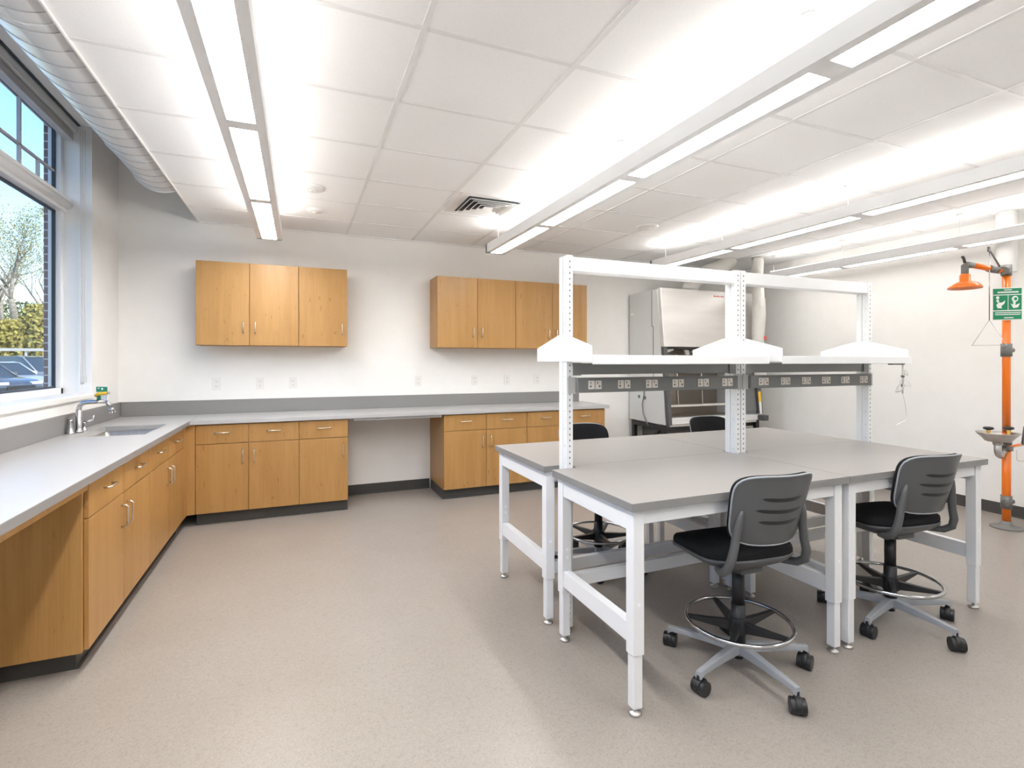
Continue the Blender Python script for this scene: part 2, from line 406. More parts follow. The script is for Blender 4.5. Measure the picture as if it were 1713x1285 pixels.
# ------------------------------------------------------------------ cabinets
def back_run(x0, yf): return lambda u, d, z: (x0+u, yf+d, z)
def left_run(xf, y0): return lambda u, d, z: (xf-d, y0+u, z)
def handle(f, u, z, vert, L=.10, st=.03, r=.0048):
    b = B(f); h = L/2; c = .008
    if vert: pts = [(u, 0, z-h), (u, -st+c, z-h), (u, -st, z-h+c), (u, -st, z+h-c), (u, -st+c, z+h), (u, 0, z+h)]
    else: pts = [(u-h, 0, z), (u-h, -st+c, z), (u-h+c, -st, z), (u+h-c, -st, z), (u+h, -st+c, z), (u+h, 0, z)]
    return b.tube(pts, r, 8)
G = .0022
def base_cabinet(f, widths, hand, label, group=None, end_l=False, end_r=False, depth=.594, toe=.065, hollow=False):
    W = sum(widths); loc = f(W/2, depth/2, 0)
    t = thing('base_cabinet', label, 'cabinet', loc, group)
    b = B(f)
    if hollow: b.box(0, .018, .021, depth, .105, .876); b.box(W-.018, W, .021, depth, .105, .876); b.box(.018, W-.018, depth-.02, depth, .105, .876); b.box(.018, W-.018, .021, depth-.02, .105, .125); b.box(.018, W-.018, .021, .05, .86, .876)
    else: b.box(0, W, .021, depth, .105, .876)
    b.build('body', 'wood', t, bevel=.001)
    b = B(f); b.box(0.0 + (.06 if end_l and toe else 0), W, toe, depth-.02, 0, .105); b.box(0.0 + (.06 if end_l else 0), W, toe-.012, toe, 0, .012)
    b.build('toe_kick', 'cove', t)
    u = 0
    for w, hs in zip(widths, hand):
        dr = B(f).box(u+G, u+w-G, 0, .019, .706, .868).build('drawer', 'wood', t, bevel=.0015)
        handle(f, u+w/2, .80, False, .115).build('handle', 'pull', dr)
        d = B(f).box(u+G, u+w-G, 0, .019, .107, .701).build('door', 'wood', t, bevel=.0015)
        hu = u+w-.045 if hs == 'r' else u+.045
        handle(f, hu, .585, True, .115).build('handle', 'pull', d)
        u += w
    return t
def wall_cabinet(f, widths, hand, label, group=None, depth=.33):
    W = sum(widths); t = thing('wall_cabinet', label, 'cabinet', f(W/2, depth/2, 1.567), group)
    B(f).box(0, W, .021, depth, 1.567, 2.335).build('body', 'wood', t, bevel=.001)
    u = 0
    for w, hs in zip(widths, hand):
        d = B(f).box(u+G, u+w-G, 0, .019, 1.569, 2.333).build('door', 'wood', t, bevel=.0015)
        hu = u+w-.05 if hs == 'r' else u+.05
        handle(f, hu, 1.735, True, .10).build('handle', 'pull', d)
        u += w
    return t
YF = -.60
f = back_run(.70, YF)
base_cabinet(f, (.407, .413), 'rl', 'two-door maple base cabinet in the corner beside the sink run', 'base cabinets under the counters')
base_cabinet(back_run(1.52, YF), (.43,), 'r', 'single-door maple base cabinet left of the open knee space', 'base cabinets under the counters')
base_cabinet(back_run(2.882, YF), (.46, .468), 'rl', 'two-door maple base cabinet right of the open knee space', 'base cabinets under the counters')
base_cabinet(back_run(3.81, YF), (.455, .535), 'rl', 'two-door maple base cabinet at the right end of the back counter', 'base cabinets under the counters')
XF = .635
base_cabinet(left_run(XF, -2.80), (.51, .525), 'rl', 'nearest two-door maple base cabinet left of the sink, end panel showing', 'base cabinets under the counters', end_l=True)
base_cabinet(left_run(XF, -1.765), (.51, .53), 'rl', 'two-door maple base cabinet directly under the sink', 'base cabinets under the counters', hollow=True)
tag(B().box(XF-.03, .698, YF+.004, YF+.02, .105, .876).build('corner_filler', 'wood', loc=(.66, YF, .105)), 'narrow maple filler panel in the inside corner of the base cabinets', 'panel')
tag(B().box(XF-.019, XF, -.722, YF+.003, .105, .876).build('corner_filler', 'wood', loc=(XF, -.66, .105)), 'narrow maple filler strip at the far end of the sink run', 'panel')
ep = thing('end_panel', 'shaded maple end panel under the near counter, facing the camera', 'panel', (.32, -2.82, 0))
B().box(.01, XF-.019, -2.822, -2.802, .105, .876).build('panel', 'wood', ep, bevel=.001)
wall_cabinet(back_run(.657, -.33), (.436, .424), 'rl', 'two-door maple wall cabinet, leftmost on the back wall', 'wall cabinets on the back wall')
wall_cabinet(back_run(1.517, -.33), (.448,), 'r', 'single-door maple wall cabinet joined right of the leftmost pair', 'wall cabinets on the back wall')
wall_cabinet(back_run(2.881, -.33), (.453, .457), 'rl', 'two-door maple wall cabinet over the base cabinets right of the knee space', 'wall cabinets on the back wall')
wall_cabinet(back_run(3.791, -.33), (.465, .465), 'rl', 'two-door maple wall cabinet partly hidden behind the white shelf post', 'wall cabinets on the back wall')

# ------------------------------------------------------------------ counters
CT = .914; CB = .877
SX0, SX1, SY0, SY1 = .135, .535, -1.44, -.82     # sink cut-out
lc = thing('countertop', 'long grey laminate countertop with sink, running under the window', 'countertop', (.3, -2.5, CB))
b = B(); XC = .662
b.box(.0, XC, -5.2, SY0, CB, CT); b.box(.0, XC, SY1, -.0, CB, CT); b.box(0, SX0, SY0, SY1, CB, CT); b.box(SX1, XC, SY0, SY1, CB, CT)
bmesh.ops.remove_doubles(b.bm, verts=b.bm.verts, dist=1e-5)
b.build('slab', 'counter', lc)
B().box(XC-.001, XC+.002, -5.2, -.64, CB+.0, CT-.002).build('edge_band', 'splash', lc)
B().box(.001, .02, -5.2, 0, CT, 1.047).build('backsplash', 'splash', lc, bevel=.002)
B().box(.02, XC-.02, -5.2, -5.18, .0, CB).build('support_panel', 'wood', lc)
B().box(XC-.045, XC-.02, -5.18, -2.83, CB-.035, CB).build('apron_rail', 'wood', lc)
bc = thing('countertop', 'long grey laminate countertop along the back wall over the knee space', 'countertop', (2.7, -.3, CB))
B().box(XC+.001, 4.845, -.628, 0, CB, CT).build('slab', 'counter', bc, bevel=.003)
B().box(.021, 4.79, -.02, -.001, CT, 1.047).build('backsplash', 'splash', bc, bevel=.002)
b = B(); b.box(2.0, 2.86, -.6, -.57, CB-.025, CB); b.build('front_rail', 'counter', bc)
# sink
sk = thing('sink', 'rectangular undermount stainless steel sink set in the counter under the window', 'sink', ((SX0+SX1)/2, (SY0+SY1)/2, .72))
def rr(x0, x1, y0, y1, r, n=5):
    P = []
    for cx_, cy_, a0 in ((x1-r, y0+r, -90), (x1-r, y1-r, 0), (x0+r, y1-r, 90), (x0+r, y0+r, 180)):
        for k in range(n+1):
            a = radians(a0+90*k/n); P.append((cx_+r*cos(a), cy_+r*sin(a)))
    return P
b = B(); rings = []
for (ins, z, r) in ((-.012, CB-.001, .02), (.0, CB-.002, .03), (.004, .76, .04), (.02, .725, .06), (.15, .718, .03)):
    rings.append([b.v((x, y, z)) for x, y in rr(SX0+ins, SX1-ins, SY0+ins, SY1-ins, r)])
for Rr, Q in zip(rings, rings[1:]):
    for k in range(len(Rr)): b.face([Rr[k], Rr[(k+1) % len(Rr)], Q[(k+1) % len(Rr)], Q[k]], True)
b.face(rings[-1])
b.build('bowl', 'stainless', sk)
b = B(); b.lathe([(.045, 0), (.045, .004), (.03, .005), (.028, .002)], ((SX0+SX1)/2, (SY0+SY1)/2, .718), 20)
b.build('drain', 'chrome', sk)
# faucet
fx, fy = .08, -1.165
fa = thing('faucet', 'chrome swivel-spout faucet with green and yellow eyewash tag behind the sink', 'faucet', (fx, fy, CT))
b = B(); b.lathe([(.028, 0), (.028, .012), (.022, .02), (.0185, .035), (.0185, .16), (.017, .162)], (fx, fy, CT), 20)
b.build('column', 'chrome', fa)
dx, dy = .235, -.0
b = B(); pts = [(fx, fy, CT+.155)]
for k in range(7):
    a = radians(15*k); pts.append((fx+.05*(1-cos(a)), fy, CT+.165+.05*sin(a)))
pts += [(fx+.10, fy, CT+.2165), (fx+.155, fy, CT+.218)]
b.tube(pts, .0155, 12); b.build('spout', 'chrome', fa)
b = B(); b.tube([(fx+.15, fy, CT+.222), (fx+.17, fy, CT+.20), (fx+.187, fy, CT+.17)], [.014, .012, .012], 10)
b.lathe([(.012, .02), (.018, .012), (.02, 0), (.016, -.012)], (fx+.19, fy, CT+.155), 14)
for k in range(5):
    a = 2*pi*k/5; b.cyl((fx+.19+.014*cos(a), fy+.014*sin(a), CT+.15), (fx+.195+.02*cos(a), fy+.02*sin(a), CT+.132), .005, n=6)
b.build('eyewash_nozzle', 'chrome', fa)
b = B(); b.lathe([(.022, 0), (.022, .006), (.014, .016), (.013, .05), (.016, .056), (.012, .064)], (fx-.01, fy+.125, CT), 16)
b.tube([(fx-.01, fy+.125, CT+.058), (fx+.02, fy+.14, CT+.068), (fx+.035, fy+.15, CT+.075), (fx+.04, fy+.153, CT+.11)], [.011, .009, .008, .006], 8)
b.build('lever_handle', 'chrome', fa)
# tag hanging over the end of the spout, facing the room
ux, uy = cos(radians(-28)), sin(radians(-28))
def tagf(u, d, z): return (fx+.135+u*ux-d*.47, fy+.0+u*uy-d*.88, CT+.225+z)
tp = B(tagf); tp.box(-.045, .045, 0, .003, .0, .10); tp = tp.build('eyewash_tag', 'signwhite', fa)
B(tagf).box(-.043, .043, .003, .0045, .062, .098).build('green_band', 'green', tp)
B(tagf).box(-.036, -.008, .003, .0045, .006, .034).build('green_symbol', 'green', tp)
b = B(tagf); b.box(-.03, -.018, .0045, .0055, .084, .09); b.box(-.002, .01, .0045, .0055, .076, .09); b.build('white_print', 'signwhite', tp)
b = B(tagf); b.tube([(-.04, .012, .034), (-.02, .012, .048), (.02, .012, .052), (.05, .012, .054)], [.012, .012, .011, .010], 8); b.build('yellow_pull', 'yellow', fa)
b = B(tagf); b.cyl((.05, .012, .054), (.066, .012, .055), .008, n=10); b.tube([(.05, .012, .05), (.042, .01, .0), (.05, .01, -.04)], .0012, 4); b.build('pull_pin', 'chrome', fa)
sp = thing('side_sprayer', 'short flared chrome side sprayer left of the faucet', 'faucet', (.05, -1.22, CT))
b = B(); b.lathe([(.027, 0), (.027, .005), (.020, .02), (.0155, .06), (.0165, .09), (.018, .1)], (.05, -1.22, CT), 18); b.build('sprayer_body', 'chrome', sp)
b = B(); b.lathe([(.016, 0), (.015, .008), (.006, .011)], (.05, -1.22, CT+.1), 14); b.build('sprayer_cap', 'pipegrey', sp)

# ------------------------------------------------------------------ wall outlets
OL = [(.782, 'left of the three outlets under the leftmost wall cabinets'), (1.163, 'middle of the three outlets under the leftmost wall cabinets'),
      (1.465, 'right of the three outlets under the leftmost wall cabinets'), (2.748, 'lone outlet above the open knee space'),
      (3.41, 'outlet right of the knee space, under the right wall cabinets'), (3.815, 'second outlet under the right wall cabinets'),
      (4.21, 'outlet nearest the white shelf post')]
ot0 = thing('wall_outlet', 'white duplex wall outlet, ' + OL[0][1], 'outlet', (OL[0][0], -.001, 1.2), 'duplex outlets above the back counter')
x0 = OL[0][0]
pl = B().box(x0-.036, x0+.036, -.008, -.001, 1.2-.058, 1.2+.058).build('cover_plate', 'outlet', ot0, bevel=.002)
for dz in (-.022, .022):
    r = B(); r.box(x0-.017, x0+.017, -.0105, -.008, 1.2+dz-.0145, 1.2+dz+.0145)
    r = r.build('socket', 'outlet', ot0, bevel=.004)
    s = B()
    for sx in (-.007, .007): s.box(x0+sx-.0012, x0+sx+.0012, -.0108, -.0104, 1.2+dz-.002, 1.2+dz+.007)
    s.cyl((x0, -.0108, 1.2+dz-.008), (x0, -.0103, 1.2+dz-.008), .0025, n=8)
    s.build('slots', 'slot', r)
for x, l in OL[1:]: dup(ot0, (x, -.001, 1.2), 0, 'white duplex wall outlet, ' + l)

# ------------------------------------------------------------------ pendant lights
def pendant(name, label, xc, zb, y_end, gaps, y0, cables, hw=.1):
    t = thing(name, label, 'ceiling light', (xc, y_end, zb), 'linear pendant lights')
    idx = int((xc-.3)/2.06); zt = zb+.085; b = B()
    seg = [y0] + gaps + [y_end]
    lw = .058
    # housing: two sloped side rails, end cap, bridges between lenses
    b.prism([(xc-hw, zb), (xc-lw, zb), (xc-lw, zb+.012), (xc-hw+.012, zt), (xc-hw, zt)], 'y', y0, y_end)
    b.prism([(xc+hw, zb), (xc+lw, zb), (xc+lw, zb+.012), (xc+hw-.012, zt), (xc+hw, zt)], 'y', y0, y_end)
    b.box(xc-hw, xc+hw, y_end-.03, y_end, zb, zt); b.box(xc-hw+.012, xc+hw-.012, y0, y_end, zt-.012, zt-.002)
    for g_ in gaps: b.box(xc-lw-.001, xc+lw+.001, g_-.042, g_+.042, zb, zb+.03)
    b.box(xc-hw, xc+hw, y0, y0+.03, zb, zt)
    b.build('housing', 'housing', t)
    for a, c in zip(seg, seg[1:]):
        a2 = a+(.042 if a != y0 else .03); c2 = c-(.042 if c != y_end else .03)
        B().box(xc-lw, xc+lw, a2, c2, zb+.006, zb+.02).build('lens', 'lens%d' % idx, t)
        B().prism([(xc-.012, zt-.002), (xc+.012, zt-.002), (xc+.006, zt+.022), (xc-.006, zt+.022)], 'y', a2, c2).build('uplight', 'uplens%d' % idx, t)
    for y in cables:
        b = B(); b.cyl((xc, y, zt-.03), (xc, y, ZC-.012), .003, n=6); b.lathe([(.03, 0), (.03, -.008), (.012, -.016), (.004, -.03)], (xc, y, ZC-.004), 14)
        b.box(xc-hw+.01, xc+hw-.01, y-.008, y+.008, zt-.012, zt-.004)
        b.build('suspension_cable', 'cable', t)
GP = [-3.05-1.24, -3.05, -1.84]
pendant('pendant_light', 'linear pendant light nearest the window, over the sink side', 1.28, 2.5, -.655, [-5.5, -4.28, -3.05, -1.84], -6.72, [-.75, -1.84, -3.05, -4.28])
pendant('pendant_light', 'linear pendant light over the front edge of the white tables, second from the window', 3.34, 2.5, -.865, [-5.62, -4.39, -3.16, -1.995], -6.85, [-.95, -1.8, -3.06, -4.3])
pendant('pendant_light', 'linear pendant light third from the window, ending above the biosafety cabinet', 5.385, 2.5, -.8, [-5.6, -4.38, -3.16, -1.92], -6.8, [-.95, -1.8, -3.06, -4.3])
pendant('pendant_light', 'linear pendant light closest to the right wall, above the orange shower', 7.075, 2.455, -.88, [-5.38, -4.15, -2.94, -1.84], -6.6, [-.95, -1.84, -2.94, -4.15])

# ------------------------------------------------------------------ ceiling fittings
vt = thing('air_diffuser', 'square four-way white ceiling air diffuser beside the second pendant light', 'vent', (3.03, -1.52, ZC))
X0, X1, Y0, Y1 = 2.72, 3.32, -1.795, -1.24
b = B(); b.box(X0, X1, Y0, Y1, ZC-.006, ZC-.001); b.build('face_plate', 'white_gloss', vt)
B().box(X0+.07, X1-.07, Y0+.06, Y1-.06, ZC-.0075, ZC-.006).build('throat_shade', 'gasket', vt)  # flat dark sheet stands in for the shade between the louvres
for k in range(5):
    i = .075+.046*k; j = .065+.042*k
    x0, x1, y0, y1 = X0+i, X1-i, Y0+j, Y1-j; w = .022; b = B(); zt, zb = ZC-.008, ZC-.026
    if k == 4:
        b.box(x0+.0, x1-.0, y0, y1, zb, zb+.004)
    else:
        for (p, q, r_, s_) in (((x0, y0), (x1, y0), (x1-w, y0+w), (x0+w, y0+w)), ((x1, y0), (x1, y1), (x1-w, y1-w), (x1-w, y0+w)),
                               ((x1, y1), (x0, y1), (x0+w, y1-w), (x1-w, y1-w)), ((x0, y1), (x0, y0), (x0+w, y0+w), (x0+w, y1-w))):
            b.face([b.v((*p, zb)), b.v((*q, zb)), b.v((*r_, zt)), b.v((*s_, zt))])
    b.build('louvre_ring', 'white_gloss', vt, solid=.003)
def disc(name, label, cat, x, y, r, h=.02):
    t = thing(name, label, cat, (x, y, ZC))
    b = B(); b.lathe([(r, .001), (r, -h*.5), (r*.8, -h), (r*.3, -h*1.1)], (x, y, ZC), 28); b.build('housing', 'white_gloss', t)
    b = B(); b.lathe([(r*.3, 0), (r*.25, -.012)], (x, y, ZC-h*1.05), 16); b.build('centre_cap', 'grid', t)
disc('smoke_detector', 'small white ceiling disc nearest the back wall, right of the window-side pendant', 'detector', 1.65, -.83, .07)
disc('occupancy_sensor', 'white ceiling disc farther from the back wall, right of the window-side pendant', 'sensor', 1.62, -1.45, .09)
disc('ceiling_speaker', 'round white ceiling speaker between the second and third pendant lights', 'speaker', 4.72, -1.49, .11, .012)

# ------------------------------------------------------------------ lab tables
TZ, TT = .862, .034
YSEAM = -3.29
def lab_table(X0, X1, Y0, Y1, label, front):
    t = thing('lab_table', label, 'table', ((X0+X1)/2, (Y0+Y1)/2, 0), 'white-framed lab tables')
    # the top meets its neighbour at the seam and is notched round the shelf posts
    n0, n1 = (2.868, 3.955) if X0 < 3 else (4.076, X1)
    ys, yn, yo = (YSEAM-.0008, YSEAM-.044, Y0) if front else (YSEAM+.0008, YSEAM+.044, Y1)
    P = [(X0, yo), (X1, yo)] + ([(X1, yn), (n1, yn)] if n1 < X1 else []) + [(n1, ys), (n0, ys), (n0, yn), (X0, yn)]
    b = B(); b.prism(P, 'z', TZ-TT, TZ); b.build('tabletop', ['tabletop', 'tabedge'], t, bevel=.0015)
    o = kids(t)[0]
    for p in o.data.polygons: p.material_index = 0 if abs(p.normal.z) > .9 else 1
    ix, iy, w = .022, .022, .052
    xs = (X0+ix, X1-ix-w); ysl = (Y0+iy, Y1-iy-w); zt = TZ-TT
    for x in xs:
        for y in ysl:
            b = B(); b.box(x, x+w, y, y+w, .245, zt); b.box(x+.005, x+w-.005, y+.005, y+w-.005, .03, .25)
            l = b.build('leg', 'powder', t, bevel=.003)
            c = B(); c.lathe([(.024, 0), (.026, .006), (.022, .012), (.008, .014), (.008, .03)], (x+w/2, y+w/2, 0), 16); c.build('levelling_foot', 'stainless', l)
            h = B()
            for z in (.43, .47) if y == ysl[1] else (.45,): h.lathe([(.008, 0), (.008, .002)], (x+w/2+0, y-.0012, z), 12, axis='y')
            h.build('plug_cap', 'housing', l)
    for x in xs:
        b = B(); b.box(x+.004, x+w-.004, Y0+iy+w, Y1-iy-w, .738, zt); b.build('side_apron', 'powder', t, bevel=.002)
        b = B(); b.box(x+.006, x+w-.006, Y0+iy+w, Y1-iy-w, .283, .363); b.build('side_stretcher', 'powder', t, bevel=.002)
    for y in ysl:
        b = B(); b.box(X0+ix+w, X1-ix-w, y+.008, y+w-.008, .766, zt); b.build('long_apron', 'powder', t, bevel=.002)
    y = ysl[1] if front else ysl[0]
    b = B(); b.box(X0+ix+w, X1-ix-w, y+.01, y+w-.01, .27, .335); b.build('long_stretcher', 'powder', t, bevel=.002)
    return t
FY0, FY1, KY0, KY1 = -4.025, -3.335, -3.245, -2.50
lab_table(2.722, 3.985, FY0, FY1, 'nearest grey-topped white lab table, left front of the four', True)
lab_table(3.989, 5.165, FY0, FY1, 'grey-topped white lab table right front of the four, beside the shower wall', True)
lab_table(2.722, 3.985, KY0, KY1, 'grey-topped white lab table left rear of the four, toward the base cabinets', False)
lab_table(3.989, 5.165, KY0, KY1, 'grey-topped white lab table right rear of the four, hidden behind the shelf posts', False)

# ------------------------------------------------------------------ shelf frames between the tables
YS0, YS1 = -3.332, -3.248
YM = (YS0+YS1)/2
def shelf_frame(xa, xb, label, cableside):
    t = thing('bench_shelf_frame', label, 'shelf', ((xa+xb)/2, YM, 0), 'bench shelf frames')
    w = .036; zt = 1.975
    for x in (xa, xb-w):
        b = B(); 
        b.box(x, x+w, YS0, YM-.004, .03, zt); b.box(x, x+w, YM+.004, YS1, .03, zt); b.box(x+.005, x+w-.005, YM-.004, YM+.004, .03, zt)
        b.mi = 1
        for k in range(63):
            z = .07+k*.0302
            for yy in (YS0-.0006, YS1+.0006): b.box(x+w/2-.003, x+w/2+.003, yy-.0005, yy+.0005, z-.005, z+.005)
            if k % 3 == 0:
                for xx in (x-.0004, x+w+.0004): b.box(xx-.0003, xx+.0003, YS0+.018, YS0+.022, z-.002, z+.002); 
        u = b.build('upright', ['powder', 'slot'], t)
        c = B()
        for yy in (YS0+.02, YS1-.02): c.lathe([(.016, 0), (.016, .008), (.006, .01), (.006, .03)], (x+w/2, yy, 0), 12)
        c.build('levelling_foot', 'stainless', u)
        # bracket, reaching both ways
        zb = 1.418
        b = B(); xm = x+w/2
        xo = {0: x-.004, 1: x-.017, 2: x+w+.003, 3: x-.006}[(0 if x == xa else 1) + (2 if xa > 4 else 0)]
        b.prism([(YM-.30, zb), (YM-.30, zb+.076), (YS0-.0, zb+.142), (YS1+.0, zb+.142), (YM+.31, zb+.076), (YM+.31, zb)], 'x', xo, xo+.003)
        b.build('shelf_bracket', 'powder', t, bevel=.0008)
    B().box(xa+w, xb-w, YS0+.004, YS1-.004, 1.895, 1.968).build('top_beam', 'powder', t, bevel=.003)
    sa, sb = (xa, xb-w-.018) if xa < 4 else (xa+w+.007, xb-.012)
    for (y0, y1) in ((YM-.298, YS0-.002), (YS1+.002, YM+.308)):
        b = B(); b.box(sa, sb, y0, y1, 1.423, 1.447)
        b.build('shelf_board', 'powder', t, bevel=.004)
    b = B(); b.box(sa, sb, YM-.302, YM-.292, 1.405, 1.45); b.build('shelf_lip', 'powder', t, bevel=.003)
    b = B(); b.box(xa+w, xb-w, YS0+.006, YS0+.012, 1.352, 1.41); b.box(xa+w, xb-w, YS0-.012, YS0+.012, 1.404, 1.41); b.box(xa+w, xb-w, YS0+.0, YS0+.012, 1.350, 1.354)
    for k in range(7): b.cyl((xa+.15+k*.13, YS0+.004, 1.398-.02*(k % 2)), (xa+.15+k*.13, YS0+.008, 1.398-.02*(k % 2)), .004, n=6)
    b.box(xa+w, xa+w+.05, YS0-.002, YS0+.02, 1.345, 1.412); b.box(xb-w-.05, xb-w, YS0-.002, YS0+.02, 1.345, 1.412)
    b.build('crossbar', 'steel', t)
    pr = B().box(xa+w+.012, xb-w-.012, YS0-.03, YS0+.02, 1.255, 1.333).build('power_rail', 'rail', t, bevel=.004)
    for (u0, u1) in ((xa+.004, xa+w+.016), (xb-w-.016, xb-.004)): B().box(u0, u1, YS0-.008, YS0-.002, 1.25, 1.337).build('end_bracket', 'steel_light', pr)
    n = 6; L = xb-xa-2*w-.2
    for k in range(n):
        x = xa+w+.115+L*k/(n-1)*.985; b = B(); y = YS0-.03
        for s in (-1, 1):
            b.box(x+s*.021-.018, x+s*.021+.018, y-.004, y, 1.273, 1.318)
        b.mi = 1
        for s in (-1, 1): 
            b.cyl((x+s*.021+.006*s, y-.0046, 1.288), (x+s*.021+.006*s, y-.004, 1.288), .006, n=8); b.box(x+s*.021-.008, x+s*.021-.003, y-.0046, y-.004, 1.3, 1.312)
        b.build('outlet', ['outlet_ivory', 'slot'], pr)
    return t
shelf_frame(2.81, 4.010, 'white two-post bench shelf frame on the left, with grey outlet rail', False)
shelf_frame(4.018, 5.235, 'white two-post bench shelf frame on the right, with cord hanging from its end', True)
cd = thing('power_cord', 'coiled grey power cord hanging below the right end of the bench shelves', 'cord', (5.33, YM-.1, 1.40))
b = B(); b.box(5.20, 5.33, YM-.2, YM-.17, 1.396, 1.404); b.build('under_shelf_bar', 'bscdark', cd)
cx0, cy0 = 5.325, YM-.19
b = B()
b.tube([(cx0, cy0, 1.40), (cx0, cy0, 1.33), (cx0-.002, cy0, 1.2)], .006, 6)
for (sx, lo, hi, yy) in ((.035, 1.28, 1.37, 0), (-.04, 1.14, 1.28, .008), (.045, 1.2, 1.3, -.008), (-.022, 1.12, 1.3, .012)):
    b.tube([(cx0+sx*(1-cos(2*pi*k/16))/2*1.6*(1 if True else 1), cy0+yy*sin(pi*k/16), (hi+lo)/2+(hi-lo)/2*cos(2*pi*k/16*.5)) if k <= 8 else
            (cx0+sx*(1-cos(2*pi*k/16))/2*.5, cy0-yy, (hi+lo)/2+(hi-lo)/2*cos(2*pi*k/16*.5*1.0 - (k-8)*pi/8)) for k in range(17)], .0028, 5)
b.tube([(cx0, cy0, 1.2), (cx0+.03, cy0, 1.12), (cx0+.04, cy0, 1.05), (cx0+.01, cy0-.01, 1.015), (cx0-.06, cy0-.01, 1.0), (cx0-.10, cy0-.01, .985)], .003, 5)
b.build('cord', 'cable', cd)
for z in (1.31, 1.247): B().cyl((cx0, cy0, z), (cx0, cy0, z+.015), .011, n=8).build('cord_tie', 'pipegrey', cd)

# ------------------------------------------------------------------ drafting chairs
def make_chair(label, base_rot):
    t = thing('drafting_chair', label, 'chair', (0, 0, 0), 'black and grey drafting chairs')
    # five-star base
    base = B().cyl((0, 0, .075), (0, 0, .125), .042, .038, 20).build('base_hub', 'chairbase', t)
    for k in range(5):
        a = radians(base_rot+72*k); d = Vector((cos(a), sin(a), 0)); s = Vector((-sin(a), cos(a), 0)); b = B()
        sec = [(.03, .026, .082, .122), (.15, .021, .084, .116), (.30, .017, .083, .104), (.325, .016, .068, .102)]
        R = []
        for (r, hw, z0, z1) in sec:
            R.append([b.v(d*r+s*x+Vector((0, 0, z))) for x, z in ((-hw, z0), (hw, z0), (hw*.7, z1), (-hw*.7, z1))])
        for A, Q in zip(R, R[1:]):
            for i in range(4): b.face([A[i], A[(i+1) % 4], Q[(i+1) % 4], Q[i]])
        b.face(R[0]); b.face(R[-1])
        arm = b.build('base_arm', 'chairbase', t, bevel=.004)
        b = B(); c = d*.318; yaw = a+radians(35+50*((k*3) % 5)); w = Vector((cos(yaw), sin(yaw), 0)); tr = Vector((-sin(yaw), cos(yaw), 0))*.012
        for sg in (-1, 1):
            p = c+tr+w*(.0155*sg); b.cyl(p+Vector((0, 0, .032))-w*.0145, p+Vector((0, 0, .032))+w*.0145, .032, n=20)
        b.cyl(c+tr+Vector((0, 0, .031))-w*.01, c+tr+Vector((0, 0, .031))+w*.01, .012, n=10)
        b.cyl(c+Vector((0, 0, .04)), c+Vector((0, 0, .085)), .010, n=10)
        b.cyl(c+tr+Vector((0, 0, .036))-w*.012, c+tr+Vector((0, 0, .036))+w*.012, .034, n=20)
        b.build('caster', 'black', t, bevel=.002, ang=50)
    b = B(); b.cyl((0, 0, .05), (0, 0, .10), .022, n=16); b.cyl((0, 0, .12), (0, 0, .30), .033, .031, 20); b.cyl((0, 0, .30), (0, 0, .455), .0275, n=20)
    b.build('column', 'black', t)
    B().cyl((0, 0, .455), (0, 0, .51), .015, n=16).build('gas_piston', 'chrome', t)
    fr = B().ring((0, 0, .222), .23, .0095, 64, 10).build('foot_ring', 'chrome', t)
    b = B(); b.cyl((0, 0, .17), (0, 0, .24), .044, .04, 20)
    for k in range(5):
        a = radians(base_rot+36-14+72*k); d = Vector((cos(a), sin(a), 0)); s = Vector((-sin(a), cos(a), 0)); R = []
        for (r, hw, z0, z1) in ((.035, .014, .175, .222), (.14, .012, .195, .222), (.226, .010, .212, .226)):
            R.append([b.v(d*r+s*x+Vector((0, 0, z))) for x, z in ((-hw, z0), (hw, z0), (hw, z1), (-hw, z1))])
        for A, Q in zip(R, R[1:]):
            for i in range(4): b.face([A[i], A[(i+1) % 4], Q[(i+1) % 4], Q[i]])
        b.face(R[0]); b.face(R[-1])
    b.build('ring_spider', 'black', fr, bevel=.002)
    # seat: outline in plan, rounded square
    def outl(th, ex=1.0):
        n = 3.6; c_, s_ = cos(th), sin(th)
        r = (abs(c_)**n + abs(s_)**n)**(-1/n)
        x = .232*r*c_*ex; y = .222*r*s_*ex+.045
        if y < 0: x *= 1-.25*(y/.2)**2*.6
        return x, y
    def droop(y): return -.045*max(0, (y-.12)/.15)**2 + .018*max(0, (-y-.04)/.14)**1.5
    N = 40
    def cushion(levels, b):
        rings = []
        for (ex, z) in levels:
            Rr = []
            for k in range(N):
                x, y = outl(2*pi*k/N, ex); Rr.append(b.v((x, y, z+droop(y))))
            rings.append(Rr)
        for A, Q in zip(rings, rings[1:]):
            for k in range(N): b.face([A[k], A[(k+1) % N], Q[(k+1) % N], Q[k]], True)
        b.face(rings[0][::-1]); b.face(rings[-1], True)
        return b
    cushion([(.965, .548), (.995, .556), (1.0, .572), (.985, .586), (.94, .594), (.75, .597), (.4, .594), (.05, .592)], B()).build('seat_cushion', 'blackfab', t)
    cushion([(.25, .478), (.55, .487), (.85, .515), (1.0, .540), (1.015, .552), (.97, .554)], B()).build('seat_pan', 'chairgrey', t)
    b = B(); b.box(-.06, .06, -.09, .08, .468, .498); b.cyl((0, 0, .445), (0, 0, .49), .034, .05, 16); b.build('tilt_mechanism', 'chairgrey', t, bevel=.008)
    b = B(); b.tube([(.05, .02, .483), (.12, .02, .48), (.16, .02, .474), (.215, .018, .466)], [.006, .005, .006, .008], 8, flat=.7); b.build('lever', 'black', t)
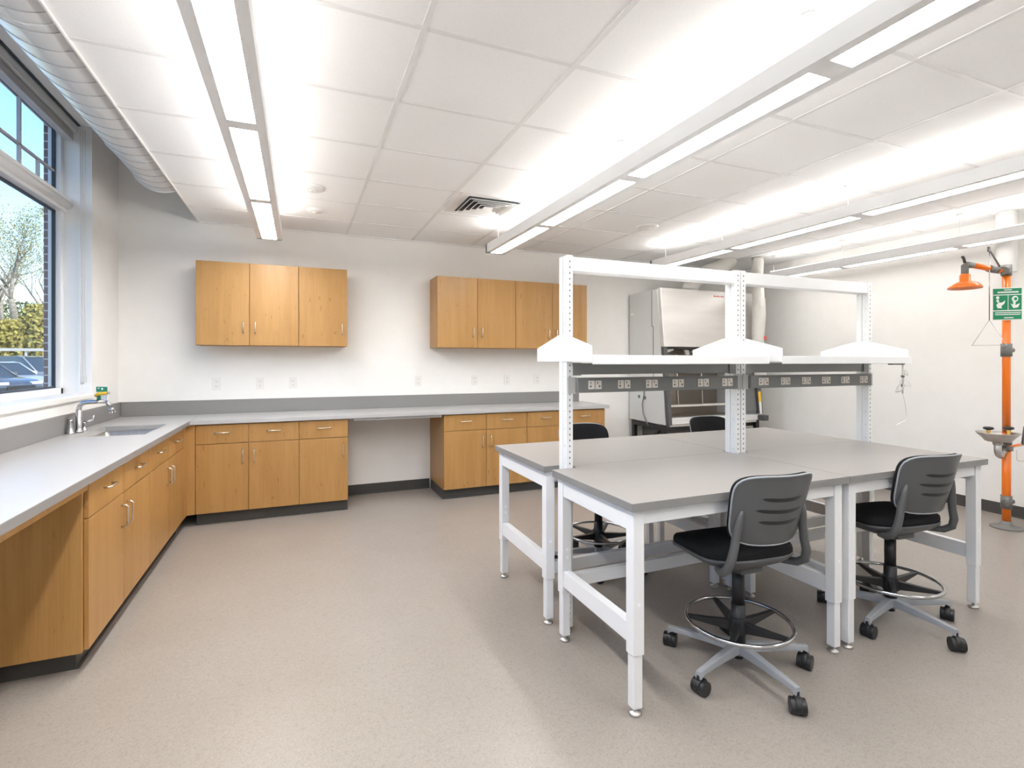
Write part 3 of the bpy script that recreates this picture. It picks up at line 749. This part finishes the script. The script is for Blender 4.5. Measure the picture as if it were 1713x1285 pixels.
    # backrest
    def backp(u, v, off=0):
        # u -1..1 across, v 0..1 up
        hw = .194-.012*(1-v)+.016*v
        x = u*hw; z = .645+.305*v
        y = -.205-.075*v+.075*u*u - .03*sin(pi*min(1, v*1.1))*(1-u*u)*.3
        ny = 1.0
        return (x, y+off, z)
    def rmask(s_, t_):
        # map square to rounded rectangle
        u, v = 2*s_-1, t_
        n = 5
        a, c = u, 2*v-1
        k = (abs(a)**n+abs(c)**n)**(1/n); m_ = max(abs(a), abs(c))
        if k > 1e-6: a, c = a*m_/k, c*m_/k
        return a, (c+1)/2
    slots = ((.335, .52), (.50, .60), (.665, .50))
    def shell(b, off, holes):
        nu, nv = 36, 36
        V = [[None]*(nv+1) for _ in range(nu+1)]
        for i in range(nu+1):
            for j in range(nv+1):
                u, v = rmask(i/nu, j/nv); V[i][j] = (u, v, b.v(backp(u, v, off)))
        for i in range(nu):
            for j in range(nv):
                uc = (V[i][j][0]+V[i+1][j+1][0])/2; vc = (V[i][j][1]+V[i+1][j+1][1])/2
                if holes and any(abs(vc-sv-.02*uc*uc) < .0145 and abs(uc-.08) < sh for sv, sh in slots): continue
                b.face([V[i][j][2], V[i+1][j][2], V[i+1][j+1][2], V[i][j+1][2]], True)
        return b
    bk = shell(B(), -.012, False).build('back_shell', 'chairgrey', t, solid=.007)
    shell(B(), .004, False).build('back_cushion', 'blackfab', bk, solid=.016)
    b = B()
    for sv, sh in slots:
        b.grid(lambda s_, t_: backp(-.02+sh*(2*s_-1), sv+.02*(2*s_-1)**2+(.052*(t_-.5))*(1-(2*s_-1)**8), -.0162), 18, 2)
    b.build('back_slots', 'black', bk)
    # bright rim of the shell
    pts = []
    for k in range(64):
        a = 2*pi*k/64; u, c = cos(a), sin(a); m_ = max(abs(u), abs(c)); u, c = u/m_, c/m_
        n = 5; kk = (abs(u)**n+abs(c)**n)**(1/n); u, c = u/kk, c/kk
        pts.append(backp(u, (c+1)/2, -.0135))
    B().tube(pts, .0045, 6, True).build('back_rim', 'chairbase', bk)
    for sg in (-1, 1):
        b = B(); pts = [(sg*.12, -.03, .515), (sg*.18, -.085, .512), (sg*.204, -.135, .518), (sg*.208, -.174, .545), (sg*.200, -.189, .59), (sg*.186, -.190, .64), (sg*.176, -.192, .70), (sg*.168, -.201, .76), (sg*.163, -.209, .80)]
        b.tube(pts, [.014, .017, .018, .019, .019, .018, .018, .014, .006], 12)
        b.build('back_arm', 'chairbase' if False else 'chairgrey', t)
    return t
ch = make_chair('grey-backed drafting chair with black seat, nearest the camera, tucked at the left front table', 56)
ch.location = (3.40, -3.90, 0); ch.rotation_euler = (0, 0, radians(-5))
dup(ch, (4.53, -3.88, 0), radians(-6), 'grey-backed drafting chair with black seat at the right front table, near the shower')
dup(ch, (3.46, -2.60, 0), radians(180), 'drafting chair behind the left rear table, black backrest facing the camera')
dup(ch, (4.70, -2.55, 0), radians(180), 'drafting chair behind the right rear table, black backrest split by a white post')

# ------------------------------------------------------------------ biosafety cabinet
bx0, bx1 = 5.545, 7.05
bs = thing('biosafety_cabinet', 'large white and steel biosafety cabinet on a black stand against the back wall', 'lab cabinet', ((bx0+bx1)/2, -.4, 0))
def prof(z): # front line of the side panels
    return -.60 - .16*(2.30-z)/(2.30-.65)
side = [(-.03, .665), (-.03, 2.30), (prof(2.30), 2.30), (prof(.655)+.01, .655)]
for xa in (bx0, bx1-.03):
    s = B().prism(side, 'x', xa, xa+.03).build('side_panel', 'bsc', bs, bevel=.004)
    if xa == bx0:
        b = B(); b.box(bx0-.002, bx0, -.50, -.49, 1.85, 2.29); b.box(bx0-.002, bx0, -.53, -.52, 1.2, 1.85); b.box(bx0-.0015, bx0, -.53, -.49, 1.846, 1.852); b.build('panel_seam', 'slot', s)
        b = B(); 
        for (y, z) in ((-.24, .97), (-.36, .96)): b.lathe([(.022, 0), (.022, -.006), (.012, -.008)], (bx0, y, z), 14, axis='x')
        b.lathe([(.018, 0), (.018, -.015)], (bx0, -.22, 1.09), 12, axis='x'); b.box(bx0-.012, bx0, -.335, -.32, 1.05, 1.12); b.build('port_plugs', 'pipegrey', s)
        b = B(); b.box(bx0-.001, bx0, -.12, -.06, 2.02, 2.05); b.lathe([(.01, 0), (.01, -.001)], (bx0, -.07, 2.09), 10, axis='x'); b.build('label', 'signwhite', s)
        b = B(); b.tube([(bx0-.012, -.36, 1.12), (bx0-.016, -.36, 1.0), (bx0-.02, -.33, .88), (bx0-.02, -.35, .76), (bx0-.012, -.40, .67), (bx0+.01, -.43, .6)], .007, 6); b.build('power_cable', 'pipegrey', s)
B().box(bx0+.03, bx1-.03, -.05, -.03, .67, 2.29).build('back_panel', 'bscsteel', bs)
b = B(); b.box(bx0+.03, bx1-.03, -.55, -.05, 1.62, 2.30); b.build('upper_housing', 'bsc', bs)
# sloped front panel
def fp(b, x0, x1, z0, z1, o0, o1):
    P = []
    for z, o in ((z0, o0), (z1, o0), (z1, o1), (z0, o1)): P.append((prof(z)-o, z))
    return b.prism(P, 'x', x0, x1)
fr_ = fp(B(), bx0+.002, bx1-.002, 1.595, 2.31, .0, .055).build('front_panel', 'bscfront', bs, bevel=.004)
b = B(); xl = bx0+.83
for k, (w, h) in enumerate(((.022, .02), (.016, .016), (.02, .02), (.014, .016), (.02, .018), (.018, .02))): b.prism([(prof(2.245)-.0565, 2.235), (prof(2.245)-.0545, 2.235+h), (prof(2.245)-.05, 2.235+h), (prof(2.245)-.05, 2.235)], 'x', xl+k*.028, xl+k*.028+w)
b.build('red_lettering', 'red', fr_)
b = B(); b.obox(((bx0+bx1)/2+.05, -.42, 1.585), (.72, 0, 0), (0, .22, 0), (0, 0, .012)); b.build('light_canopy', 'bscdark', bs)
b = B(); b.obox((bx0+.13, -.62, 1.545), (.1, .01, .03), (0, .012, 0), (0, 0, .018)); b.obox((bx0+.45, -.60, 1.53), (.03, 0, 0), (0, .012, 0), (-.01, 0, .03)); b.box(bx0+.52, bx0+.72, -.60, -.58, 1.53, 1.55); b.build('sash_linkage', 'bscwhite', bs)
fp(B(), bx0+.0, bx0+.055, .66, 1.595, .0, .05).build('front_frame', 'bscdark', bs, bevel=.004)
fp(B(), bx1-.055, bx1+.005, .75, 1.595, .0, .06).build('front_frame', 'bscdark', bs, bevel=.004)
b = B(); b.box(bx1-.06, bx1+.03, prof(.7)-.12, prof(.7)-.02, .66, .73); b.build('frame_foot', 'bscdark', bs, bevel=.006)
b = fp(B(), bx1-.056, bx1-.012, .90, 1.03, .06, .063).build('yellow_warning_label', 'yellow', bs)
b = fp(B(), bx1-.054, bx1-.014, .74, .90, .06, .062).build('white_label', 'signwhite', bs)
b = fp(B(), bx1-.28, bx1-.06, .78, 1.595, .01, .02).build('side_screen', 'bscdark', bs)
o = b; o.data.materials.clear(); o.data.materials.append(M['rail'])
b = B(); b.box(bx0+.03, bx1-.03, -.70, -.05, .67, .70); b.build('work_surface', 'bscsteel', bs)
b = B(); b.prism([(prof(.7)-.03, .665), (prof(.7)-.03, .735), (prof(.7)+.09, .735), (prof(.7)+.09, .665)], 'x', bx0+.05, bx1-.06)
b.build('front_grille', 'bscwhite', bs, bevel=.004)
b = B(); b.box(bx0+.03, bx1-.03, -.09, -.06, .80, .83); b.box(bx0+.03, bx1-.03, -.66, -.63, .86, .885); b.build('inner_rails', 'bscfront', bs)
b = B(); b.tube([(bx0+.14, -.30, .9), (bx0+.14, -.30, 1.1), (bx0+.17, -.30, 1.14), (bx0+.5, -.30, 1.14), (bx0+.55, -.30, 1.1), (bx0+.56, -.30, .9)], .008, 6); b.build('towel_rail', 'bscsteel', bs)
b = B()
for x in (bx0+.24, bx0+.62): b.tube([(x, -.66, 1.5), (x+.02, -.66, 1.1), (x+.03, -.66, .89)], .004, 5)
b.build('sash_cords', 'bscwhite', bs)
b = B()
for x in (bx0+.42, bx0+.75, bx0+1.0): b.lathe([(.014, 0), (.014, -.012)], (x, prof(.7)-.03, .70), 10, axis='y')
b.build('grille_knobs', 'bscdark', bs)
B().box(bx0+.06, bx1-.06, prof(.66)-.0, prof(.66)+.08, .635, .665).build('lower_tray', 'bscfront', bs)
for (x, y) in ((bx0+.0, -.08), (bx0+.0, -.66), (bx1-.05, -.08), (bx1-.05, -.70)):
    l = B().box(x, x+.05, y-.05, y, .02, .66).build('stand_leg', 'black', bs)
    B().lathe([(.03, 0), (.03, .01), (.012, .02)], (x+.025, y-.025, 0), 12).build('levelling_foot', 'pipegrey', l)
b = B(); b.box(bx0+.05, bx1-.05, -.70, -.66, .58, .635); b.box(bx0+.05, bx1-.05, -.12, -.08, .58, .635); b.box(bx0, bx0+.05, -.66, -.12, .60, .655); b.box(bx1-.05, bx1, -.66, -.12, .60, .655)
b.box(bx0+.05, bx1-.05, -.12, -.08, .12, .17)
b.build('stand_rail', 'black', bs)
b = B(); b.prism([(-.66, .6), (-.62, .6), (-.35, .4), (-.35, .36)], 'x', bx0+.01, bx0+.04); b.build('stand_brace', 'black', bs)
B().box(bx0+.08, bx0+.55, -.62, -.2, .42, .58).build('blower_box', 'bscdark', bs)

# flexible exhaust hoses
def hose(name, label, pts, r):
    path = []
    P = [Vector(p) for p in pts]
    for i in range(len(P)-1):
        p0 = P[max(i-1, 0)]; p1 = P[i]; p2 = P[i+1]; p3 = P[min(i+2, len(P)-1)]
        for k in range(28):
            s = k/28
            path.append(.5*((2*p1)+(-p0+p2)*s+(2*p0-5*p1+4*p2-p3)*s*s+(-p0+3*p1-3*p2+p3)*s**3))
    path.append(P[-1])
    L = [0]
    for a, c in zip(path, path[1:]): L.append(L[-1]+(c-a).length)
    out, rad = [], []
    n = int(L[-1]/.009); j = 0
    for k in range(n+1):
        d = L[-1]*k/n
        while j < len(L)-2 and L[j+1] < d: j += 1
        s = (d-L[j])/max(1e-6, L[j+1]-L[j]); out.append(path[j].lerp(path[j+1], s)); rad.append(r*(1.0 if k % 3 == 0 else (.95 if k % 3 == 1 else .955)))
    t = thing(name, label, 'hose', pts[0])
    B().tube(out, rad, 20).build('hose_body', 'hose', t)
    b = B(); d0 = (path[1]-path[0]).normalized(); b.cyl(path[0], path[0]+d0*.03, r*1.06, n=20); b.build('hose_clamp', 'stainless', t)
hose('exhaust_hose', 'fat ribbed hose arching from the top of the biosafety cabinet to the ceiling', [(6.20, -.42, 2.30), (6.24, -.42, 2.42), (6.42, -.45, 2.56), (6.66, -.5, 2.66), (6.80, -.52, 2.755)], .105)
hose('exhaust_hose', 'white ribbed hose hanging from the ceiling down past the right side of the biosafety cabinet', [(7.0, -.78, 2.757), (6.93, -.83, 2.5), (6.87, -.90, 2.2), (6.84, -.92, 1.85), (6.86, -.90, 1.5), (6.95, -.86, 1.25)], .072)
bt = thing('hanging_bag', 'clear printed plastic bag hanging beside the white ribbed hose', 'bag', (7.0, -.83, 1.9))
def bagf(s, t): return (6.93+.17*s+.015*sin(7*t), -.80-.035*sin(pi*s)*(.4+t), 2.24-.85*t)
B().grid(bagf, 8, 14).build('bag', 'bscwhite', bt, solid=.002)
b = B(); 
for (x, z) in ((7.05, 1.60), (7.06, 1.72)): b.lathe([(.028, 0), (.028, -.001)], (x, -.836, z), 14, axis='y')
b.build('red_print', 'red', bt)

# ------------------------------------------------------------------ emergency shower and eyewash
px, py = 7.095, -3.262
es = thing('emergency_shower', 'orange emergency shower and eyewash station by the right wall', 'safety shower', (px, py, 0))
b = B(); b.cyl((px, py, .03), (px, py, .81), .03, n=20); b.cyl((px, py, .70), (px, py, 2.17), .028, n=20); b.build('pole', 'orange', es)
b = B(); b.lathe([(.11, 0), (.11, .008), (.098, .014), (.05, .016), (.045, .03), (.036, .06)], (px, py, 0), 32); b.build('base_flange', 'pipegrey', es)
for z in (.22, 1.515):
    b = B(); b.cyl((px, py, z-.055), (px, py, z+.055), .038, n=20); b.cyl((px, py, z+.0), (px+.07, py-.01, z), .02, n=12); b.cyl((px, py, z+.02), (px-.055, py, z+.02), .008, n=8); b.build('pipe_coupling', 'pipegrey', es)
b = B(); b.cyl((px, py, 2.15), (px, py, 2.24), .036, n=20); b.cyl((px, py, 2.2), (px-.09, py-.02, 2.185), .034, n=16); b.build('elbow_fitting', 'pipegrey', es)
# arm to the shower head; head centre in front of the wall toward the room
hx, hy = px-.40, py+.10
ex, ey = hx, hy
b = B(); b.cyl((px-.09, py-.0, 2.185), (px-.10, py, 2.19), .02, n=10)
b.tube([(px-.02, py, 2.19), (px-.15, py+.035, 2.205), (hx+.03, hy-.01, 2.235)], .023, 12); b.build('shower_arm', 'orange', es)
b = B(); b.tube([(px-.09, py+.018, 2.195), (px-.13, py+.03, 2.2), (px-.175, py+.042, 2.208)], .03, 12); b.build('ball_valve', 'pipegrey', es)
b = B(); b.tube([(hx+.07, hy-.02, 2.23), (hx+.02, hy-.005, 2.235), (hx, hy, 2.225), (hx, hy, 2.13)], .026, 12); b.build('head_elbow', 'pipegrey', es)
b = B(); b.lathe([(.03, .10), (.038, .085), (.040, .035), (.085, .022), (.112, -.008), (.116, -.024), (.110, -.025), (.085, -.005), (.02, -.002)], (hx, hy, 2.055), 40); b.build('shower_head', 'orange', es)
b = B(); b.tube([(hx+.0, hy, 2.25), (hx-.008, hy, 2.27), (hx-.02, hy, 2.29), (hx-.035, hy, 2.295)], .011, 8); b.build('vent_plug', 'bscdark', es)
b = B(); b.tube([(px-.10, py, 2.22), (px-.165, py+.02, 2.32), (px-.188, py+.03, 2.36)], .007, 6); b.obox((px-.196, py+.03, 2.365), (.012, 0, 0), (0, .006, 0), (0, 0, .022)); b.build('valve_lever', 'pipegrey', es)
rx, ry = px-.19, py+.03
b = B(); b.cyl((rx, ry, 2.34), (rx, ry, 1.77), .004, n=6); b.build('pull_rod', 'chrome', es)
hd = [(rx, ry, 1.77), (rx-.085, ry+.08, 1.555), (rx+.085, ry-.08, 1.555)]
b = B(); b.tube(hd, .0035, 6, True); b.build('pull_triangle', 'chrome', es)
# sign
sgf = lambda u, d, z: (px-.034+u*.62-d*.694, py-.028-u*.597-d*.72, 1.768+z)
sg = B(sgf).prism([(x, z) for x, z in rr(-.125, .105, 0, .275, .012)], 'y', .0, .004).build('sign_plate', 'signwhite', es)
b = B(sgf)
for (x0, x1, z0, z1) in ((-.119, .099, .218, .268), (-.119, -.007, .085, .211), (-.001, .099, .085, .211), (-.119, .099, .007, .077)): b.box(x0, x1, .004, .0055, z0, z1)
b.build('green_panel', 'green', sg)
b = B(sgf); random.seed(3)
def strokes(z, h, u0, u1):
    u = u0
    while u < u1:
        w = random.uniform(.005, .009); b.box(u, u+w, .0055, .0065, z, z+h); u += w+.0022
strokes(.252, .008, -.035, .02); strokes(.230, .013, -.085, .07)
strokes(.060, .008, -.105, .085); strokes(.044, .008, -.105, .085); strokes(.016, .009, -.035, .03)
b.build('white_print', 'signwhite', sg)
b = B(sgf)
# pictogram: head, drops, eye cup
b.cyl((-.085, .0055, .192), (-.085, .0065, .192), .013, n=14)
b.prism([(-.097, .168), (-.082, .18), (-.072, .158), (-.086, .148)], 'y', .0055, .0065)
b.prism([(-.096, .13), (-.078, .15), (-.05, .15), (-.026, .168), (-.034, .14), (-.058, .118), (-.05, .102), (-.085, .102)], 'y', .0055, .0065)
b.build('white_pictogram', 'signwhite', sg)
b = B(sgf)
b.cyl((.048, .0055, .178), (.048, .0065, .178), .025, n=18)
b.prism([(.03, .17), (.055, .165), (.05, .125), (.085, .14), (.07, .105), (.035, .1), (.015, .14), (.036, .128)], 'y', .0055, .0065)
b.build('white_pictogram', 'signwhite', sg)
B(sgf).cyl((.052, .0065, .178), (.052, .007, .178), .013, n=14).build('green_symbol_core', 'green', sg)
# eyewash bowl, toward the room and camera-left
ax, ay = px-.13, py-.0
b = B(); prof_ = [(.03, -.08), (.085, -.068), (.115, -.03), (.142, .0), (.144, .004), (.137, .004), (.12, -.025), (.03, -.05)]
b.lathe(prof_, (ax, ay, .815), 40); b.build('eyewash_bowl', 'stainless', es)
for (sx, sy) in ((-.075, .03), (.085, -.035)):
    b = B(); b.lathe([(.008, -.07), (.012, .0), (.016, .02), (.014, .03)], (ax+sx, ay+sy, .815), 12); nz = b.build('eyewash_nozzle', 'brass', es)
    b = B(); b.lathe([(.012, .025), (.034, .034), (.036, .045), (.028, .052), (.014, .046)], (ax+sx, ay+sy, .815), 16); b.build('dust_cap', 'black', nz)
b = B(); b.tube([(ax, ay, .74), (ax, ay, .66), (ax+.012, ay, .635), (ax+.04, ay, .622), (ax+.07, ay+.01, .635), (px-.01, py, .685)], .026, 14); b.cyl((ax, ay, .715), (ax, ay, .735), .033, n=16); b.build('waste_trap', 'stainless', es)
b = B(); b.cyl((px, py, .66), (px, py, .70), .044, n=20); b.cyl((px, py, .71), (px, py, .745), .036, n=16); b.tube([(px-.09, py, .725), (px-.03, py, .705), (px+.05, py-.005, .715)], .012, 8); b.build('pipe_tee', 'pipegrey', es)
b = B(); b.tube([(px-.02, py-.03, .665), (px+.03, py-.035, .70), (px+.08, py-.04, .705), (px+.13, py-.04, .705)], .011, 10); b.build('push_arm', 'orange', es)
b = B(); b.tube([(px+.12, py-.04, .705), (px+.19, py-.04, .707)], .009, 8); b.tube([(px+.155, py-.04, .705), (px+.175, py-.04, .80), (px+.19, py-.04, .86)], .008, 6); b.build('push_lever', 'bscdark', es)
b = B(); b.tube([(px+.09, py-.03, .66), (px+.09, py-.03, .575), (px+.15, py-.03, .56), (px+.26, py-.03, .56), (px+.26, py-.03, .66)], .003, 6); b.build('wire_guard', 'cable', es)
pc = thing('pipe_chase_cover', 'white boxed pipe cover on the right wall above the shower pole', 'cover', (7.374, -3.14, 2.22))
qx, qy = 7.374, -3.14
b = B(); b.lathe([(.068, 2.215), (.072, 2.22), (.072, 2.755), (.068, 2.758)], (qx, qy, 0), 28); b.build('cover_shell', 'bscwhite', pc)
b = B(); b.tube([(px+.03, py+.013, 2.20), (qx-.05, qy-.02, 2.19), (qx, qy, 2.195), (qx, qy, 2.22)], .02, 12); b.build('pipe_stub', 'pipegrey', pc)

# ------------------------------------------------------------------ outdoors
GZ = -.05
struct(B().box(-70, -.31, -60, 29, GZ-.1, GZ).build('ground_asphalt', 'asphalt'))
struct(B().prism([(29, GZ-.1), (29, GZ+.1), (31, 1.55), (34, 1.75), (120, 2.4), (120, GZ-.1)], 'x', -90, 20).build('ground_bank', 'grass'))
def car(label, x, y, rot, paint, sedan, rear_lamp=True):
    t = thing('car', label, 'car', (x, y, GZ), 'cars in the parking lot')
    H = 1.45 if sedan else 1.72
    def F(u, w, z):  # u: nose +, w: across
        return (x+u*cos(rot)-w*sin(rot), y+u*sin(rot)+w*cos(rot), GZ+z)
    hb = .92 if sedan else 1.02
    low = [(-2.25, .28), (-2.28, .62), (-2.2, hb-.03), (-1.9, hb), (.75, hb), (1.25, hb-.06), (2.0, hb-.17), (2.24, hb-.3), (2.28, .5), (2.2, .25)]
    sec = [(-.86, .9), (-.80, 1.0), (.80, 1.0), (.86, .9)]
    b = B(F); R = []
    for w, s in sec: R.append([b.v((u*(.985 if abs(w) > .83 else 1), w, .25+(z-.25)*s)) for u, z in low])
    for A, Q in zip(R, R[1:]):
        for i in range(len(low)): b.face([A[i], A[(i+1) % len(low)], Q[(i+1) % len(low)], Q[i]], True)
    b.face(R[0]); b.face(R[-1])
    b.build('body', paint, t, bevel=.03, seg=3)
    cab = [(-2.05, hb-.03), (-1.55, H-.06), (-1.1, H), (.0, H), (.35, H-.06), (1.15, hb-.05)]
    b = B(F); R = []
    for w, i in ((-.78, 0), (-.58, 1), (.58, 1), (.78, 0)): R.append([b.v((u, w if k in (0, 5) else w*(.85 if i == 0 else 1), z)) for k, (u, z) in enumerate(cab)])
    for A, Q in zip(R, R[1:]):
        for k in range(5): b.face([A[k], A[k+1], Q[k+1], Q[k]])
    b.face(R[0]); b.face(R[-1]); b.build('windows', 'carglass', t)
    b = B(F); b.prism([(-1.62, H-.075), (-1.1, H+.012), (.0, H+.012), (.38, H-.055), (.0, H-.03), (-1.1, H-.03)], 'y', -.6, .6)
    for sgn in (-.72, .72):
        for (u0, u1) in ((-.95, -.86), (.02, .10)): b.obox(((u0+u1)/2, sgn*.95, (H+hb)/2), ((u1-u0)/2, 0, 0), (0, .02, 0), (0, .05*(-1 if sgn > 0 else 1)*1.0, (H-hb)/2))
        b.tube([(1.15, sgn, hb-.03), (.35, sgn*.9, H-.06), (0, sgn*.87, H-.0)], .035, 6)
    b.build('roof', paint, t)
    for u in (-1.4, 1.42):
        for w in (-.78, .78):
            wh = B(F).cyl((u, w-.1, .33), (u, w+.1, .33), .33, n=28).build('wheel', 'tyre', t)
            b = B(F); b.cyl((u, w-.105, .33), (u, w+.105, .33), .2, n=20); b.build('hub', 'car2', wh)
    b = B(F)
    for w in (-.6, .6): b.obox((2.17, w, hb-.30), (.08, 0, -.0), (0, .2, 0), (0, 0, .07))
    b.build('head_lamp', 'headlamp', t, bevel=.02)
    b = B(F)
    for w in (-.66, .66): b.obox((-2.2, w, hb-.18), (.08, 0, 0), (0, .16, 0), (0, 0, .09))
    b.build('tail_lamp', 'lampred', t, bevel=.02)
    b = B(F); b.box(2.2, 2.29, -.5, .5, .4, .55); b.build('grille', 'tyre', t)
    for w in (-.92, .92):
        b = B(F); b.obox((.75, w, hb+.06), (.09, 0, 0), (0, .1, 0), (0, 0, .07)); b.build('wing_mirror', paint, t, bevel=.02)
def at(u, y):   # ground point seen at image column u at depth y
    a = (u-856.5)/860; th = radians(22.5); r = (a*cos(th)+sin(th), -a*sin(th)+cos(th)); k = (y+5.7)/r[1]
    return 1.52+r[0]*k
car('dark grey car nose-right, nearest of the cars outside the window', at(36, 19.5)-1.95, 20.6, radians(-30), 'car1', True)
car('silver car behind the dark grey one outside the window', at(70, 22.5)-1.95, 23.6, radians(-30), 'car2', True)
car('grey-blue SUV parked farthest, its roof above the silver car', at(120, 25.5)-1.95, 26.6, radians(-30), 'car3', False)

def tree(label, x, y, h, seed, leaves, spread=.5, tname='bare_tree'):
    rnd = random.Random(seed)
    t = thing(tname, label, 'tree', (x, y, BZ), None)
    b = B(); tips = []
    def grow(p, d, L, r, lev):
        pts = [p]; rad = [r]; q = p.copy(); dd = d.copy(); n = 4
        for k in range(n):
            dd = (dd + Vector((rnd.uniform(-1, 1), rnd.uniform(-1, 1), rnd.uniform(-.3, .7)))*.14).normalized()
            q = q + dd*(L/n); pts.append(q.copy()); rad.append(r*(1-.42*(k+1)/n))
        b.tube(pts, rad, 7 if lev < 2 else 4)
        if lev >= 3: tips.extend(pts[1:])
        if lev < 5:
            for k in range(3 if lev < 3 else rnd.choice((2, 3))):
                i = rnd.choice((2, 3, 4)) if k else 4
                ax = dd.orthogonal().normalized(); ax.rotate(Matrix.Rotation(rnd.uniform(0, 2*pi), 3, dd))
                nd_ = (dd*(1-.15) + ax*rnd.uniform(.35, .8)*spread*1.6 + Vector((0, 0, .15))).normalized()
                grow(pts[i], nd_, L*rnd.uniform(.62, .82), rad[i]*(.62 if k else .75), lev+1)
    grow(Vector((x, y, BZ)), Vector((0, 0, 1)), h*.30, h*.022, 0)
    b.build('trunk_and_branches', 'bark', t)
    if leaves:
        b = B()
        for p in tips:
            for k in range(leaves):
                c = p+Vector((rnd.gauss(0, .22), rnd.gauss(0, .22), rnd.gauss(0, .2))); a = Vector((rnd.gauss(0, 1), rnd.gauss(0, 1), rnd.gauss(0, 1))).normalized()*.055; o_ = a.orthogonal().normalized()*.04
                b.face([b.v(c-a), b.v(c+o_), b.v(c+a), b.v(c-o_)])
        o = b.build('leaves', 'leafy', t); o['kind'] = 'stuff'
BZ = 1.7
tree('tall bare tree with pale budding twigs, nearest beyond the parked cars', at(38, 37), 37, 12.5, 4, 3, .55)
tree('tall bare tree left of the nearest one beyond the parked cars', at(2, 43), 43, 13, 11, 2, .55)
tree('slender bare tree at the right of the view, beyond the cars', at(72, 49), 49, 12, 23, 2, .5)
def bush(label, x, y, rx, h, seed, m):
    rnd = random.Random(seed); t = thing('shrub', label, 'shrub', (x, y, BZ)); b = B()
    b.tube([(x, y, BZ), (x, y, BZ+h*.5)], .05, 6); b.build('stem', 'bark', t); b = B()
    for k in range(1100):
        a = rnd.uniform(0, 2*pi); r = rx*sqrt(rnd.random()); z = rnd.random()**.8
        r *= sqrt(max(0.05, 1-(2*z-1)**2*.75)); c = Vector((x+r*cos(a), y+r*sin(a), BZ+.02+h*z))
        n = Vector((rnd.gauss(0, 1), rnd.gauss(0, 1), rnd.gauss(0, 1))).normalized()*rnd.uniform(.09, .17); o_ = n.orthogonal().normalized()*.1
        b.face([b.v(c-n), b.v(c+o_), b.v(c+n), b.v(c-o_)])
    o = b.build('foliage', m, t); o['kind'] = 'stuff'
SH = [(-30, 40, 1.0, 3.2, 'leafg', 'dark green shrub at the far left beyond the cars'), (18, 35, .8, 2.2, 'leafyel', 'yellow shrub left of the nearest tree trunk'),
      (62, 35.5, .9, 3.2, 'leafyel', 'bright yellow shrub right of the nearest tree trunk'), (97, 40, 1.2, 3.6, 'leafg', 'dark green shrub at the right edge of the window view'),
      (46, 54, 2.2, 5.0, 'leafg', 'broad green shrub behind the tree trunks'), (-4, 58, 2.4, 5.6, 'leafy', 'tall olive shrub at the back left of the trees'), (86, 60, 2.2, 5.6, 'leafy', 'tall olive shrub at the back right of the trees')]
for i, (u, y, r_, h_, m_, l_) in enumerate(SH): bush(l_, at(u, y), y, r_, h_, 40+i, m_)
fe = thing('guard_rail', 'pale low guard rail along the bank above the parked cars', 'rail', (at(40, 32), 32, 1.6))
b = B(); b.box(-40, 2, 31.97, 32.03, 2.0, 2.16); b.build('rail_beam', 'muntin', fe)
for k in range(14):
    x = -39+2.9*k; B().box(x-.05, x+.05, 32.03, 32.12, 1.5, 2.14).build('post', 'muntin', fe)

# ------------------------------------------------------------------ light
W = bpy.data.worlds.new('World'); SC.world = W; W.use_nodes = True
nt = W.node_tree; bg = nt.nodes['Background']
sky = nt.nodes.new('ShaderNodeTexSky'); sky.sky_type = 'NISHITA'; sky.sun_disc = False
sky.sun_elevation = radians(42); sky.sun_rotation = radians(120); sky.air_density = 1.3; sky.ozone_density = 3.0; sky.dust_density = .4
tint = nt.nodes.new('ShaderNodeMix'); tint.data_type = 'RGBA'; tint.blend_type = 'MULTIPLY'; tint.inputs['Factor'].default_value = 1; tint.inputs[7].default_value = (.86, .98, 1.14, 1)
nt.links.new(sky.outputs[0], tint.inputs[6]); nt.links.new(tint.outputs[2], bg.inputs[0]); bg.inputs[1].default_value = .16
L = bpy.data.lights.new('sun', 'SUN'); L.energy = 1.9; L.angle = radians(.6); L.color = (1, .95, .88)
so = bpy.data.objects.new('sun', L); COL.objects.link(so)
so.rotation_euler = Vector((-.62, .42, -.62)).to_track_quat('-Z', 'Y').to_euler(); so.location = (8, -10, 12)

# ------------------------------------------------------------------ camera and colour
cam = bpy.data.cameras.new('camera'); co = bpy.data.objects.new('camera', cam); COL.objects.link(co)
cam.sensor_fit = 'HORIZONTAL'; cam.sensor_width = 36; cam.lens = 860/1713*36; cam.shift_y = -38/1713; cam.clip_start = .05; cam.clip_end = 300
co.location = (1.52, -5.70, 1.42); co.rotation_euler = (radians(90), 0, radians(-22.5))
SC.camera = co
SC.view_settings.view_transform = 'Standard'; SC.view_settings.look = 'None'; SC.view_settings.gamma = 1; SC.view_settings.use_curve_mapping = False
SC.view_settings.exposure = 1.28
SC.cycles.use_denoising = True
SC.cycles.max_bounces = 10; SC.cycles.diffuse_bounces = 6; SC.cycles.transparent_max_bounces = 12
SC.cycles.caustics_reflective = False; SC.cycles.caustics_refractive = False
SC.cycles.sample_clamp_indirect = 6
